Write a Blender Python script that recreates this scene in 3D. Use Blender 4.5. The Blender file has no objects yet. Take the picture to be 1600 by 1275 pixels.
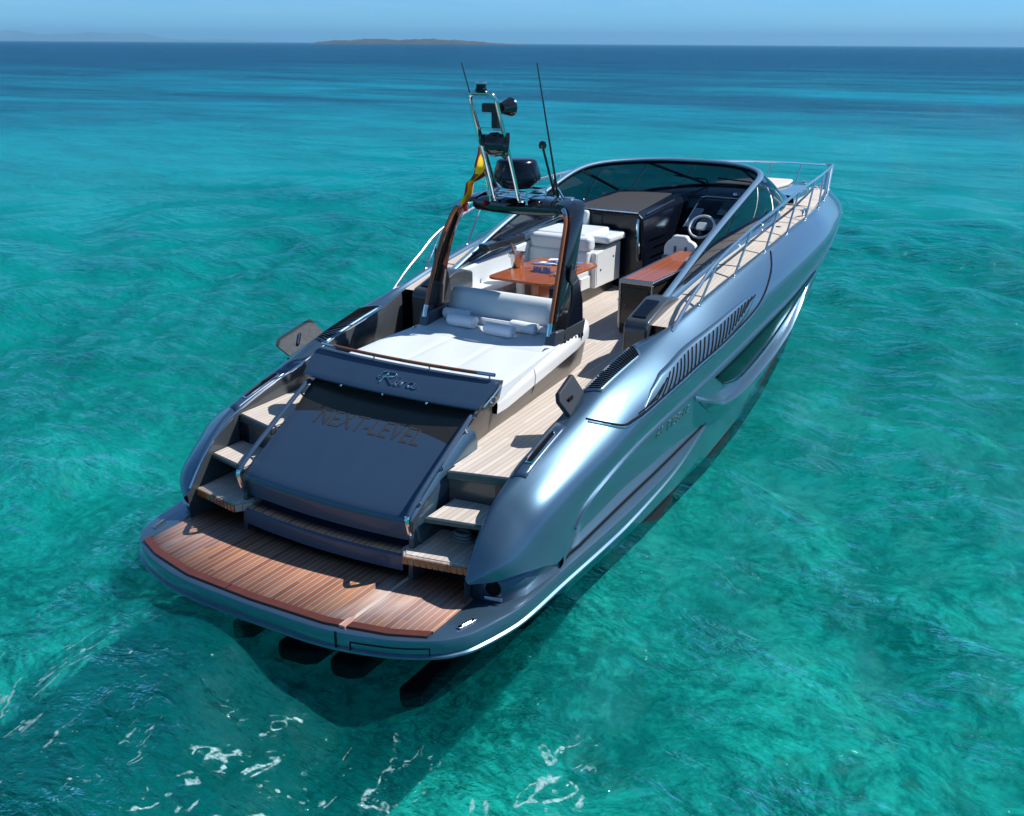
import bpy, bmesh, math, random
import numpy as np
from mathutils import Vector, Matrix
from mathutils.bvhtree import BVHTree
random.seed(7); RNG = np.random.default_rng(7)
C = bpy.context.scene.collection
SC = bpy.context.scene

# ---------------------------------------------------------------- camera
cam = bpy.data.cameras.new('camera'); cam_o = bpy.data.objects.new('camera', cam); C.objects.link(cam_o)
R3 = Matrix(((0.864692, -0.175099, 0.470795), (0.502268, 0.290434, -0.814478), (0.005880, 0.940738, 0.339083)))
cam_o.matrix_world = Matrix.Translation((6.1335, -5.9742, 5.3661)) @ R3.to_4x4()
cam.sensor_fit = 'HORIZONTAL'; cam.sensor_width = 36.0; cam.lens = 36.0 * 1580 / 1600
cam.clip_start = 0.05; cam.clip_end = 150000
SC.camera = cam_o

# ---------------------------------------------------------------- sky and sun
SUN = Vector((0.490, 0.445, 0.750)).normalized()
w = bpy.data.worlds.new('World'); SC.world = w; w.use_nodes = True
wn = w.node_tree; bg = wn.nodes['Background']
sky = wn.nodes.new('ShaderNodeTexSky'); sky.sky_type = 'NISHITA'; sky.sun_disc = False
sky.sun_elevation = math.asin(SUN.z); sky.sun_rotation = math.atan2(SUN.x, SUN.y)
sky.air_density = 0.55; sky.dust_density = 0.0; sky.ozone_density = 3.0; sky.altitude = 0
tint = wn.nodes.new('ShaderNodeMix'); tint.data_type = 'RGBA'; tint.blend_type = 'MULTIPLY'; tint.inputs[0].default_value = 1
wn.links.new(sky.outputs[0], tint.inputs[6]); tint.inputs[7].default_value = (.40, .70, .87, 1)            # deep blue summer sky
# faint high wisps
wc_ = wn.nodes.new('ShaderNodeTexCoord'); wm = wn.nodes.new('ShaderNodeMapping'); wm.inputs['Scale'].default_value = (3, 3, 26); wn.links.new(wc_.outputs['Generated'], wm.inputs[0])
wz = wn.nodes.new('ShaderNodeTexNoise'); wz.inputs['Scale'].default_value = 2.2; wz.inputs['Detail'].default_value = 6; wz.inputs['Roughness'].default_value = .6; wn.links.new(wm.outputs[0], wz.inputs['Vector'])
wr = wn.nodes.new('ShaderNodeMapRange'); wr.inputs['From Min'].default_value = .45; wr.inputs['From Max'].default_value = .75; wr.inputs['To Max'].default_value = .30; wn.links.new(wz.outputs[0], wr.inputs[0])
wx_ = wn.nodes.new('ShaderNodeMix'); wx_.data_type = 'RGBA'; wn.links.new(wr.outputs[0], wx_.inputs[0]); wn.links.new(tint.outputs[2], wx_.inputs[6]); wx_.inputs[7].default_value = (3.6, 5.6, 7.0, 1)
wn.links.new(wx_.outputs[2], bg.inputs[0]); bg.inputs[1].default_value = 0.105
sun = bpy.data.lights.new('sun', 'SUN'); sun.energy = 4.0; sun.angle = math.radians(0.5); sun.color = (1, .98, .955)
sun_o = bpy.data.objects.new('sun', sun); C.objects.link(sun_o)
sun_o.rotation_euler = (-SUN).to_track_quat('-Z', 'Y').to_euler(); sun_o.location = SUN * 60
SC.view_settings.view_transform = 'Standard'; SC.view_settings.look = 'None'
SC.view_settings.exposure = 0.60; SC.view_settings.gamma = 1.0
SC.render.engine = 'CYCLES'
SC.cycles.use_denoising = True
SC.cycles.max_bounces = 10; SC.cycles.transparent_max_bounces = 12; SC.cycles.glossy_bounces = 5
SC.cycles.sample_clamp_indirect = 6.0

# ---------------------------------------------------------------- node helpers
def nd(nt, typ, ins=None, **props):
    n = nt.nodes.new(typ)
    for k, v in props.items(): setattr(n, k, v)
    for k, v in (ins or {}).items():
        s = n.inputs[k]
        if isinstance(v, bpy.types.NodeSocket): nt.links.new(v, s)
        else: s.default_value = v
    return n
def mth(nt, op, a, b=0.0, c=0.0, clamp=False):
    return nd(nt, 'ShaderNodeMath', {0: a, 1: b, 2: c}, operation=op, use_clamp=clamp).outputs[0]
def mixc(nt, f, a, b):
    n = nt.nodes.new('ShaderNodeMix'); n.data_type = 'RGBA'
    for i, v in ((0, f), (6, a), (7, b)):
        if isinstance(v, bpy.types.NodeSocket): nt.links.new(v, n.inputs[i])
        else: n.inputs[i].default_value = (v if i == 0 else (*v, 1) if len(v) == 3 else v)
    return n.outputs[2]
def ramp(nt, f, stops, interp='LINEAR'):
    n = nt.nodes.new('ShaderNodeValToRGB'); n.color_ramp.interpolation = interp
    els = n.color_ramp.elements
    while len(els) < len(stops): els.new(0.5)
    for e, (p, c) in zip(els, stops):
        e.position = p; e.color = (c, c, c, 1) if not isinstance(c, tuple) else (*c, 1)
    nt.links.new(f, n.inputs[0]); return n.outputs[0]
def noise(nt, co, scale, detail=3, rough=.5, dist=0.0, dim='3D'):
    n = nd(nt, 'ShaderNodeTexNoise', {'Scale': scale, 'Detail': detail, 'Roughness': rough, 'Distortion': dist}, noise_dimensions=dim)
    if co is not None: nt.links.new(co, n.inputs['Vector'])
    return n.outputs[0]
def newmat(name):
    m = bpy.data.materials.new(name); m.use_nodes = True
    nt = m.node_tree; return m, nt, nt.nodes['Principled BSDF']
def objco(nt): return nd(nt, 'ShaderNodeTexCoord').outputs['Object']
def bump(nt, h, strength, dist=.01):
    return nd(nt, 'ShaderNodeBump', {'Height': h, 'Strength': strength, 'Distance': dist}).outputs[0]
def setp(p, **k):
    names = dict(base='Base Color', rough='Roughness', metal='Metallic', coat='Coat Weight', coatr='Coat Roughness', ior='IOR',
                 spec='Specular IOR Level', trans='Transmission Weight', alpha='Alpha', sheen='Sheen Weight', emit='Emission Color', es='Emission Strength')
    for a, v in k.items(): p.inputs[names[a]].default_value = (*v, 1) if isinstance(v, tuple) else v
def simple(name, base, rough=.4, metal=0., coat=0., var=.12, vs=9., bmp=0., bs=60., **k):
    """a painted or lacquered material with slight wear in tone and gloss"""
    m, nt, p = newmat(name); co = objco(nt)
    setp(p, rough=rough, metal=metal, coat=coat, **k)
    n = noise(nt, co, vs, 4, .6)
    lo = tuple(c * (1 - var) for c in base); hi = tuple(min(1, c * (1 + var)) for c in base)
    nt.links.new(mixc(nt, n, lo, hi), p.inputs['Base Color'])
    n2 = noise(nt, co, vs * 3.3, 3, .6)
    nt.links.new(mth(nt, 'MULTIPLY_ADD', n2, rough * .35, rough * .82), p.inputs['Roughness'])
    if bmp: nt.links.new(bump(nt, noise(nt, co, bs, 4, .6), bmp, .004), p.inputs['Normal'])
    return m

M = {}
def carpaint(name, base, rough, metal, coat):
    m, nt, p = newmat(name); co = objco(nt); setp(p, rough=rough, metal=metal, coat=coat, coatr=.03)
    fl = noise(nt, co, 900., 1, .5)
    nt.links.new(mixc(nt, fl, tuple(c * .96 for c in base), tuple(c * 1.04 for c in base)), p.inputs['Base Color']); return m
M['paint'] = carpaint('metallic_blue_paint', (.078, .150, .220), .35, .68, .85)
M['paint_dark'] = simple('satin_navy_paint', (.042, .080, .140), .36, .30, .30, .06, 3.)
M['navy_gloss'] = simple('gloss_navy_lacquer', (.004, .006, .013), .20, .0, .15, .2, spec=.3)
M['black_gloss'] = simple('gloss_black_lacquer', (.008, .008, .009), .07, .0, .6, .2)
M['black_matt'] = simple('matt_black', (.012, .012, .013), .5)
M['antifoul'] = simple('black_antifouling', (.004, .007, .010), .7, var=.3, spec=.15)
M['taupe'] = simple('taupe_lacquer', (.045, .042, .038), .30, .35, .3, .08)
M['slate'] = simple('slate_grey_lacquer', (.065, .075, .085), .30, .3, .3, .08)
M['frame'] = carpaint('pale_blue_frame_paint', (.26, .40, .52), .32, .6, .4)
M['rail'] = simple('satin_rail_steel', (.74, .76, .78), .22, 1., 0., .03)
M['chrome'] = simple('polished_steel', (.72, .73, .74), .09, 1., 0., .05)
M['steel'] = simple('brushed_steel', (.55, .56, .57), .28, 1., 0., .08)
M['leather'] = simple('white_leather', (.67, .71, .72), .46, 0, 0, .035, 5., .25, 220.)
M['white'] = simple('white_gelcoat', (.74, .75, .74), .25, 0, .3, .03)
M['cream'] = simple('cream_deck_cushion', (.66, .60, .53), .6, 0, 0, .06, 4., .2, 150.)
M['towel'] = simple('white_towelling', (.86, .88, .92), .95, 0, 0, .05, 30., 1.0, 260., sheen=.3)
M['rubber'] = simple('black_rubber', (.02, .02, .02), .6)
M['mat_grey'] = simple('grey_anti_slip_mat', (.030, .030, .034), .75, 0, 0, .2, 60., .5, 300.)
M['brown_black'] = simple('black_leather', (.020, .020, .022), .38, 0, 0, .2, 9., .3, 200.)
M['letters'] = simple('dull_bronze_letters', (.075, .070, .066), .42, .45)
M['glass_dark'] = simple('dark_hull_glass', (.002, .007, .007), .12, 0, 0., .2, ior=1.13)
M['screen'] = simple('display_glass', (.02, .05, .06), .08, 0, .5)
M['seam'] = simple('seam_grey', (.22, .24, .26), .7)  # even grey of the cushion and panel seam lines
M['gap'] = simple('gap_black', (.004, .005, .006), .7, spec=.1)  # flat black for joints; also paints in the shade of slots and recesses
M['red'] = simple('red_lens', (.30, .02, .015), .2)
M['cover'] = simple('satin_slate_cover', (.026, .033, .043), .6, 0, 0, .1, spec=.25)
M['rope'] = simple('grey_mooring_rope', (.18, .18, .18), .8, 0, 0, .4, 60., .6, 120.)
M['cork'] = simple('brown_bottle_glass', (.30, .14, .09), .25, 0, .3)
M['yellow'] = simple('yellow_petals', (.85, .48, .01), .5)
M['bluecloth'] = simple('blue_napkin', (.03, .22, .55), .7)

def wood_gloss(name, a, b, plank):
    m, nt, p = newmat(name); co = objco(nt); s = nd(nt, 'ShaderNodeSeparateXYZ', {0: co})
    v = nd(nt, 'ShaderNodeCombineXYZ', {0: mth(nt, 'MULTIPLY', s.outputs[0], 26), 1: mth(nt, 'MULTIPLY', s.outputs[1], 2.2), 2: mth(nt, 'MULTIPLY', s.outputs[2], 6)}).outputs[0]
    g = noise(nt, v, 1., 5, .6, .6)
    u = mth(nt, 'DIVIDE', s.outputs[0], plank); cell = mth(nt, 'FLOOR', u)
    wn_ = nd(nt, 'ShaderNodeTexWhiteNoise', {'W': cell}, noise_dimensions='1D').outputs[0]
    c = mixc(nt, mth(nt, 'MULTIPLY_ADD', wn_, .45, mth(nt, 'MULTIPLY', g, .6)), a, b)
    edge = mth(nt, 'LESS_THAN', mth(nt, 'FRACT', u), .05)
    c = mixc(nt, mth(nt, 'MULTIPLY', edge, .55), c, (.05, .018, .006))
    nt.links.new(c, p.inputs['Base Color']); setp(p, rough=.13, coat=.35, coatr=.03); p.inputs['Specular IOR Level'].default_value = .5
    return m
M['mahogany'] = wood_gloss('varnished_mahogany', (.34, .070, .016), (.46, .135, .032), .045)
M['trim_wood'] = wood_gloss('varnished_trim_wood', (.20, .055, .016), (.33, .11, .03), .5)

def teak(name, base_lo, base_hi, caulk, plank, cw, axis=0, stain=None, rough=.75):
    """planked deck: one tone per plank, fine grain, a caulk line between planks"""
    m, nt, p = newmat(name); co = objco(nt); s = nd(nt, 'ShaderNodeSeparateXYZ', {0: co})
    u = mth(nt, 'DIVIDE', s.outputs[axis], plank); cell = mth(nt, 'FLOOR', u)
    seg = mth(nt, 'FLOOR', mth(nt, 'MULTIPLY_ADD', s.outputs[1 - axis], .8, mth(nt, 'MULTIPLY', cell, .37)))
    wv = nd(nt, 'ShaderNodeCombineXYZ', {0: cell, 1: seg}).outputs[0]
    r = nd(nt, 'ShaderNodeTexWhiteNoise', {'Vector': wv}, noise_dimensions='2D').outputs[0]
    sc = [mth(nt, 'MULTIPLY', s.outputs[0], 60. if axis == 0 else 5.), mth(nt, 'MULTIPLY', s.outputs[1], 5. if axis == 0 else 60.), 0.]
    v = nd(nt, 'ShaderNodeCombineXYZ', {0: sc[0], 1: sc[1]}).outputs[0]
    g = noise(nt, v, 1., 4, .6, .4)
    f = mth(nt, 'ADD', mth(nt, 'MULTIPLY', r, .62), mth(nt, 'MULTIPLY', g, .42))
    c = mixc(nt, f, base_lo, base_hi)
    if stain:
        for (nsc, lo, hi, col, amt) in stain:
            sn = noise(nt, nd(nt, 'ShaderNodeVectorMath', {0: co, 1: (nsc, nsc * .35, 1)}, operation='MULTIPLY').outputs[0], 1., 3, .55, .5)
            c = mixc(nt, mth(nt, 'MULTIPLY', ramp(nt, sn, [(lo, 0.), (hi, 1.)]), amt), c, col)
    fr = mth(nt, 'FRACT', u)
    ln = mth(nt, 'LESS_THAN', fr, cw)
    c = mixc(nt, ln, c, caulk)
    nt.links.new(c, p.inputs['Base Color'])
    hh = mth(nt, 'SUBTRACT', mth(nt, 'MULTIPLY', g, .3), mth(nt, 'MULTIPLY', ln, .8))
    nt.links.new(bump(nt, hh, .35, .003), p.inputs['Normal'])
    nt.links.new(mth(nt, 'MULTIPLY_ADD', g, .25, rough - .15), p.inputs['Roughness'])
    return m
M['teak'] = teak('bleached_teak', (.50, .425, .36), (.68, .60, .52), (.30, .25, .21), .062, .10, stain=[(1.3, .45, .75, (.40, .35, .30), .4)])
M['teak_side'] = teak('bleached_teak_foredeck', (.52, .45, .38), (.66, .58, .49), (.30, .25, .20), .055, .08)
M['teak_cross'] = teak('bleached_teak_tread', (.46, .385, .315), (.66, .57, .48), (.27, .225, .185), .07, .07)
M['teak_red'] = teak('wet_red_teak', (.20, .062, .032), (.52, .225, .120), (.52, .44, .40), .0665, .13, stain=[(1.6, .50, .70, (.42, .30, .27), .6), (2.6, .55, .8, (.58, .25, .07), .55), (1.9, .62, .8, (.72, .60, .52), .6)], rough=.62)
M['teak_edge'] = simple('dark_red_teak_edge', (.095, .026, .018), .5, 0, 0, .35, 5.)
M['teak_grey'] = teak('shaded_teak', (.36, .32, .28), (.50, .44, .38), (.2, .17, .14), .06, .1)  # darker copy of the bleached teak, with shade put into the colour

def glass(name, tint, amt):
    """tinted pane: lets tinted light through and mirrors the sky"""
    m = bpy.data.materials.new(name); m.use_nodes = True; nt = m.node_tree
    nt.nodes.clear(); out = nt.nodes.new('ShaderNodeOutputMaterial')
    t = nd(nt, 'ShaderNodeBsdfTransparent', {0: (*tint, 1)}).outputs[0]
    g = nd(nt, 'ShaderNodeBsdfGlossy', {'Roughness': .02, 'Color': (.9, .95, 1, 1)}).outputs[0]
    ge = nd(nt, 'ShaderNodeNewGeometry')
    cs_ = mth(nt, 'ABSOLUTE', nd(nt, 'ShaderNodeVectorMath', {0: ge.outputs['Incoming'], 1: ge.outputs['Normal']}, operation='DOT_PRODUCT').outputs['Value'])
    fr = mth(nt, 'MULTIPLY_ADD', mth(nt, 'POWER', mth(nt, 'SUBTRACT', 1., cs_), 5.), .9, .045)
    sp = noise(nt, objco(nt), 2.0, 3, .6)
    f = mth(nt, 'MULTIPLY_ADD', sp, .02, mth(nt, 'MULTIPLY', fr, amt))
    nt.links.new(nd(nt, 'ShaderNodeMixShader', {0: f, 1: t, 2: g}).outputs[0], out.inputs[0])
    return m
M['glass'] = glass('smoked_glass', (.125, .155, .185), 1.)
M['acrylic'] = glass('clear_blue_acrylic', (.62, .74, .93), 1.)

# ---------------------------------------------------------------- mesh helpers
def cr(P, n):
    """n points on a Catmull-Rom curve through the rows of P"""
    P = np.asarray(P, float); k = len(P)
    t = np.linspace(0, k - 1, n); i = np.minimum(t.astype(int), k - 2); f = (t - i).reshape((-1,) + (1,) * (P.ndim - 1))
    E = np.concatenate([(2 * P[:1] - P[1:2]), P, (2 * P[-1:] - P[-2:-1])])
    a, b, c, d = E[i], E[i + 1], E[i + 2], E[i + 3]
    return .5 * (2 * b + (c - a) * f + (2 * a - 5 * b + 4 * c - d) * f ** 2 + (3 * b - a - 3 * c + d) * f ** 3)
def lin(P, n):
    P = np.asarray(P, float); d = np.r_[0, np.cumsum(np.linalg.norm(np.diff(P, axis=0), axis=1))]
    t = np.linspace(0, d[-1], n); return np.stack([np.interp(t, d, P[:, j]) for j in range(P.shape[1])], 1)
def interp(tab, y): return float(np.interp(y, [a for a, b in tab], [b for a, b in tab]))
class MB:
    def __init__(s): s.v = []; s.f = []
    def add(s, vs, fs):
        o = len(s.v); s.v += [tuple(map(float, v)) for v in vs]; s.f += [tuple(o + i for i in f) for f in fs]; return s
    def grid(s, G, closed=False, flip=False):
        G = np.asarray(G, float); a, b = G.shape[:2]; fs = []
        for i in range(a - 1):
            for j in range(b if closed else b - 1):
                q = (i * b + j, i * b + (j + 1) % b, (i + 1) * b + (j + 1) % b, (i + 1) * b + j)
                fs.append(q[::-1] if flip else q)
        return s.add(G.reshape(-1, 3), fs)
    def tube(s, pts, r, n=8, caps=True, closed=False):
        pts = [Vector(p) for p in pts]; k = len(pts); rs = r if hasattr(r, '__len__') else [r] * k
        rows = []; up = None
        for i, p in enumerate(pts):
            if closed: t = pts[(i + 1) % k] - pts[i - 1]
            else: t = pts[min(i + 1, k - 1)] - pts[max(i - 1, 0)]
            t.normalize()
            if up is None: up = t.orthogonal().normalized()
            up = (up - t * up.dot(t)).normalized(); bi = t.cross(up)
            rows.append([p + (up * math.cos(2 * math.pi * q / n) + bi * math.sin(2 * math.pi * q / n)) * rs[i] for q in range(n)])
        if closed: rows.append(rows[0])
        o = len(s.v); s.grid([[tuple(v) for v in r_] for r_ in rows], True)
        if caps and not closed:
            s.f.append(tuple(o + q for q in range(n))[::-1]); s.f.append(tuple(o + (k - 1) * n + q for q in range(n)))
        return s
    def box(s, c, d, rot=None):
        c = Vector(c); rot = rot or Matrix.Identity(3)
        vs = [c + rot @ Vector((d[0] * x / 2, d[1] * y / 2, d[2] * z / 2)) for z in (-1, 1) for y in (-1, 1) for x in (-1, 1)]
        return s.add(vs, [(0, 2, 3, 1), (4, 5, 7, 6), (0, 1, 5, 4), (2, 6, 7, 3), (0, 4, 6, 2), (1, 3, 7, 5)])
    def prism(s, poly, vec):
        """closed solid: polygon (3-D points in order) pushed along vec"""
        vec = Vector(vec); P = [Vector(p) for p in poly]; k = len(P)
        nrm = Vector((0, 0, 0))
        for i in range(k): nrm += P[i].cross(P[(i + 1) % k])
        if nrm.dot(vec) > 0: P = P[::-1]
        vs = P + [p + vec for p in P]
        return s.add(vs, [tuple(range(k)), tuple(range(2 * k - 1, k - 1, -1))] + [(i, i + k, (i + 1) % k + k, (i + 1) % k) for i in range(k)])
    def lathe(s, prof, c, n=24, axis=None, ref=None):
        c = Vector(c); az = Vector((0, 0, 1) if axis is None else axis).normalized(); ax = az.orthogonal().normalized() if ref is None else Vector(ref).normalized(); ay = az.cross(ax)
        rows = [[tuple(c + az * z + (ax * math.cos(2 * math.pi * q / n) + ay * math.sin(2 * math.pi * q / n)) * r) for q in range(n)] for r, z in prof]
        return s.grid(rows, True)
    def build(s, name, mat, parent=None, bevel=0, seg=2, angle=35, smooth=True, sub=0, solid=0, weld=False):
        me = bpy.data.meshes.new(name); me.from_pydata(s.v, [], s.f); me.validate()
        bm = bmesh.new(); bm.from_mesh(me)
        if weld: bmesh.ops.remove_doubles(bm, verts=bm.verts, dist=1e-4)
        bmesh.ops.recalc_face_normals(bm, faces=bm.faces); bm.to_mesh(me); bm.free()
        o = bpy.data.objects.new(name, me); C.objects.link(o); me.materials.append(M[mat] if isinstance(mat, str) else mat)
        if smooth:
            me.polygons.foreach_set('use_smooth', [True] * len(me.polygons)); me.set_sharp_from_angle(angle=math.radians(angle))
        if solid:
            d = o.modifiers.new('solid', 'SOLIDIFY'); d.thickness = solid; d.offset = 0
        if bevel:
            b = o.modifiers.new('bevel', 'BEVEL'); b.width = bevel; b.segments = seg; b.limit_method = 'ANGLE'; b.angle_limit = math.radians(30)
            b.harden_normals = True
        if sub:
            q = o.modifiers.new('sub', 'SUBSURF'); q.levels = sub; q.render_levels = sub
        if parent: o.parent = parent
        return o
def empty(name, loc=(0, 0, 0), rz=0):
    o = bpy.data.objects.new(name, None); C.objects.link(o); o.location = loc; o.rotation_euler = (0, 0, rz); o.empty_display_size = .2
    return o
def tag(o, label, cat=None, group=None, kind=None):
    if label: o['label'] = label
    if cat: o['category'] = cat
    if group: o['group'] = group
    if kind: o['kind'] = kind
    return o
def text(name, body, size, origin, xd, yd, mat, parent, extrude=.004, shear=0., space=1.0, surf=None, width=None):
    cu = bpy.data.curves.new(name, 'FONT'); cu.body = body; cu.size = size; cu.extrude = extrude; cu.shear = shear; cu.space_character = space
    t = bpy.data.objects.new(name, cu); C.objects.link(t)
    dg = bpy.context.evaluated_depsgraph_get(); dg.update(); me = bpy.data.meshes.new_from_object(t.evaluated_get(dg))
    bpy.data.objects.remove(t); bpy.data.curves.remove(cu)
    x = Vector(xd).normalized(); y = Vector(yd); y = (y - x * y.dot(x)).normalized(); z = x.cross(y); o0 = Vector(origin)
    k = width / max(v.co.x for v in me.vertices) if width else 1.
    for v in me.vertices:
        p = v.co.copy(); p.x *= k; q = o0 + x * p.x + y * p.y
        if surf: q = surf(q) + z * (p.z + extrude)
        else: q = q + z * (p.z + extrude)
        v.co = q
    me.name = name; me.materials.clear(); me.materials.append(M[mat]); o = bpy.data.objects.new(name, me); C.objects.link(o); o.parent = parent
    return o
def arcfill(c, r, a0, a1, n): return [(c[0] + r * math.cos(a0 + (a1 - a0) * i / n), c[1] + r * math.sin(a0 + (a1 - a0) * i / n)) for i in range(n + 1)]
def rrect(x0, x1, y0, y1, r, n=5):
    p = []
    for cx, cy, a in ((x1 - r, y0 + r, -90), (x1 - r, y1 - r, 0), (x0 + r, y1 - r, 90), (x0 + r, y0 + r, 180)):
        p += arcfill((cx, cy), r, math.radians(a), math.radians(a + 90), n)
    return p
# ================================================================ WATER, SEABED, LAND, AIR
def sea_lines(near0, near1, step, far):
    L = list(np.arange(near0, near1 + 1e-6, step)); s = step; a = near0
    while a > -far: s *= 1.09; a -= s; L.insert(0, a)
    s = step; a = near1
    while a < far: s *= 1.09; a += s; L.append(a)
    return np.array(L)
gx = sea_lines(-13, 12, .11, 26500); gy = sea_lines(-7, 26, .11, 26500)
XX, YY = np.meshgrid(gx, gy); sx = np.gradient(gx); sy = np.gradient(gy); SP = np.maximum(*np.meshgrid(sx, sy))
ZZ = np.zeros_like(XX)
for i in range(80):
    lam = 10 ** RNG.uniform(-.3, .75); a = .0078 * lam ** .75; th = math.radians(60) + RNG.normal(0, .75)
    k = 2 * math.pi / lam; ph = RNG.uniform(0, 6.28)
    ZZ += np.clip((lam / SP - 3) / 3, 0, 1) * a * np.sin(k * (XX * math.cos(th) + YY * math.sin(th)) + ph + .8 * np.sin(.31 * XX * math.sin(th) - .27 * YY + ph))
me = bpy.data.meshes.new('water'); nr, nc = XX.shape
me.vertices.add(nr * nc); me.vertices.foreach_set('co', np.stack([XX, YY, ZZ], -1).astype(np.float32).ravel())
ii = np.arange(nr * nc).reshape(nr, nc); Q = np.stack([ii[:-1, :-1], ii[:-1, 1:], ii[1:, 1:], ii[1:, :-1]], -1).reshape(-1)
me.loops.add(len(Q)); me.loops.foreach_set('vertex_index', Q.astype(np.int32)); nf = len(Q) // 4
me.polygons.add(nf); me.polygons.foreach_set('loop_start', np.arange(0, len(Q), 4, dtype=np.int32)); me.polygons.foreach_set('use_smooth', [True] * nf)
me.update(); me.validate()
water = bpy.data.objects.new('water', me); C.objects.link(water); water['kind'] = 'structure'

m = bpy.data.materials.new('clear_sea_water'); m.use_nodes = True; nt = m.node_tree; nt.nodes.clear()
out = nt.nodes.new('ShaderNodeOutputMaterial')
P = nd(nt, 'ShaderNodeNewGeometry').outputs['Position']
sp = nd(nt, 'ShaderNodeSeparateXYZ', {0: P})
flat = nd(nt, 'ShaderNodeCombineXYZ', {0: sp.outputs[0], 1: sp.outputs[1]}).outputs[0]
# distance offshore from the yacht, in the direction of the horizon (a place, not a view): depth grows that way
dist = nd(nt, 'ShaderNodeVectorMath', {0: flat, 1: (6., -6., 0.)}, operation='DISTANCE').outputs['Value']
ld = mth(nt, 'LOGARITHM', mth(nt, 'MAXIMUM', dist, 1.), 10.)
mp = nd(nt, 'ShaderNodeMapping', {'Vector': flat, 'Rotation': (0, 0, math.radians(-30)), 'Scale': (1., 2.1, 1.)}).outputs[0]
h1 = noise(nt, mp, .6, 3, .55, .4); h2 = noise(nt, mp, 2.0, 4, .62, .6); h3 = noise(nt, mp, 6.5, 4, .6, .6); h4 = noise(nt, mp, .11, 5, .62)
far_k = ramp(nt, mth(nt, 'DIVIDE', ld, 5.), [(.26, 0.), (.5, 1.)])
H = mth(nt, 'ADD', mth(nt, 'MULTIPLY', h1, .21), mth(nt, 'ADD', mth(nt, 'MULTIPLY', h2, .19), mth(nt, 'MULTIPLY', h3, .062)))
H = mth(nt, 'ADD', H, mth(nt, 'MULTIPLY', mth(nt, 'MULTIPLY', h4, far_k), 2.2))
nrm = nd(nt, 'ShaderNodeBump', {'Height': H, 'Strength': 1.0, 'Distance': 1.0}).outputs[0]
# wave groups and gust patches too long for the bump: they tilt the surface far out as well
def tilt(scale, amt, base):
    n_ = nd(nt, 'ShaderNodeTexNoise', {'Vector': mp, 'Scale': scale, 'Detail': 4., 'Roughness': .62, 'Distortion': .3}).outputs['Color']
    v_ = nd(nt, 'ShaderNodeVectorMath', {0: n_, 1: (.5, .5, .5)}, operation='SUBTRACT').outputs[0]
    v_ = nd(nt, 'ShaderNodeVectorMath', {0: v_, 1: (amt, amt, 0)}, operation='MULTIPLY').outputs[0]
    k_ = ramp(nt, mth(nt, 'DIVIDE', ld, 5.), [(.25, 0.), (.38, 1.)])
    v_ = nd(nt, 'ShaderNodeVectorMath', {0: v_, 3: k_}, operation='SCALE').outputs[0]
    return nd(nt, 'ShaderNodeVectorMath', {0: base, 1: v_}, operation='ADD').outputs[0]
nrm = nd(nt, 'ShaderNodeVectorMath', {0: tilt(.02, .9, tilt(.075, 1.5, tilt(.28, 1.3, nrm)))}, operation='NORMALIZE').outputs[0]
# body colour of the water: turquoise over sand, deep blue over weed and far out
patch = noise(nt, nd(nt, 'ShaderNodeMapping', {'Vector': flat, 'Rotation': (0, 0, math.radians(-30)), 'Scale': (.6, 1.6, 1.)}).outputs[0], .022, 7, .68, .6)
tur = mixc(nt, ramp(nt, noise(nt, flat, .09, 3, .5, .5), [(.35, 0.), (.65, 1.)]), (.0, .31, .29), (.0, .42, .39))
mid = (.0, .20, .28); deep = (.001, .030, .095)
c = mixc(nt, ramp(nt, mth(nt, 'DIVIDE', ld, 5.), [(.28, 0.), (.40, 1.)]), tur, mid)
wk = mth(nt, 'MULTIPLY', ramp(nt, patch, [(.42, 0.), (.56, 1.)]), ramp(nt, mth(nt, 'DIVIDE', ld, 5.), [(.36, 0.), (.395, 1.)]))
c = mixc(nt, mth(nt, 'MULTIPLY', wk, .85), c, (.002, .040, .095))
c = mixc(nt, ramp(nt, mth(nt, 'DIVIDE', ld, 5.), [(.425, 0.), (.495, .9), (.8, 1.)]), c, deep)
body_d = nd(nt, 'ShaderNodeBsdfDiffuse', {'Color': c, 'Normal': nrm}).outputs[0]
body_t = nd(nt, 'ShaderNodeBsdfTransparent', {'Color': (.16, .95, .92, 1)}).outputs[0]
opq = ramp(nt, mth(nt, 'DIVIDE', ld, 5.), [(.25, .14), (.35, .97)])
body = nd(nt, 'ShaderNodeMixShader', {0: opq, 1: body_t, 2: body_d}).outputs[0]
fr = nd(nt, 'ShaderNodeFresnel', {'IOR': 1.33, 'Normal': nrm}).outputs[0]
gl = nd(nt, 'ShaderNodeBsdfGlossy', {'Roughness': .05, 'Normal': nrm, 'Color': (.62, .93, 1, 1)}).outputs[0]
fr2 = mth(nt, 'MULTIPLY', fr, mth(nt, 'MULTIPLY_ADD', far_k, -.22, 1.0))
surf = nd(nt, 'ShaderNodeMixShader', {0: fr2, 1: body, 2: gl}).outputs[0]
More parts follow.
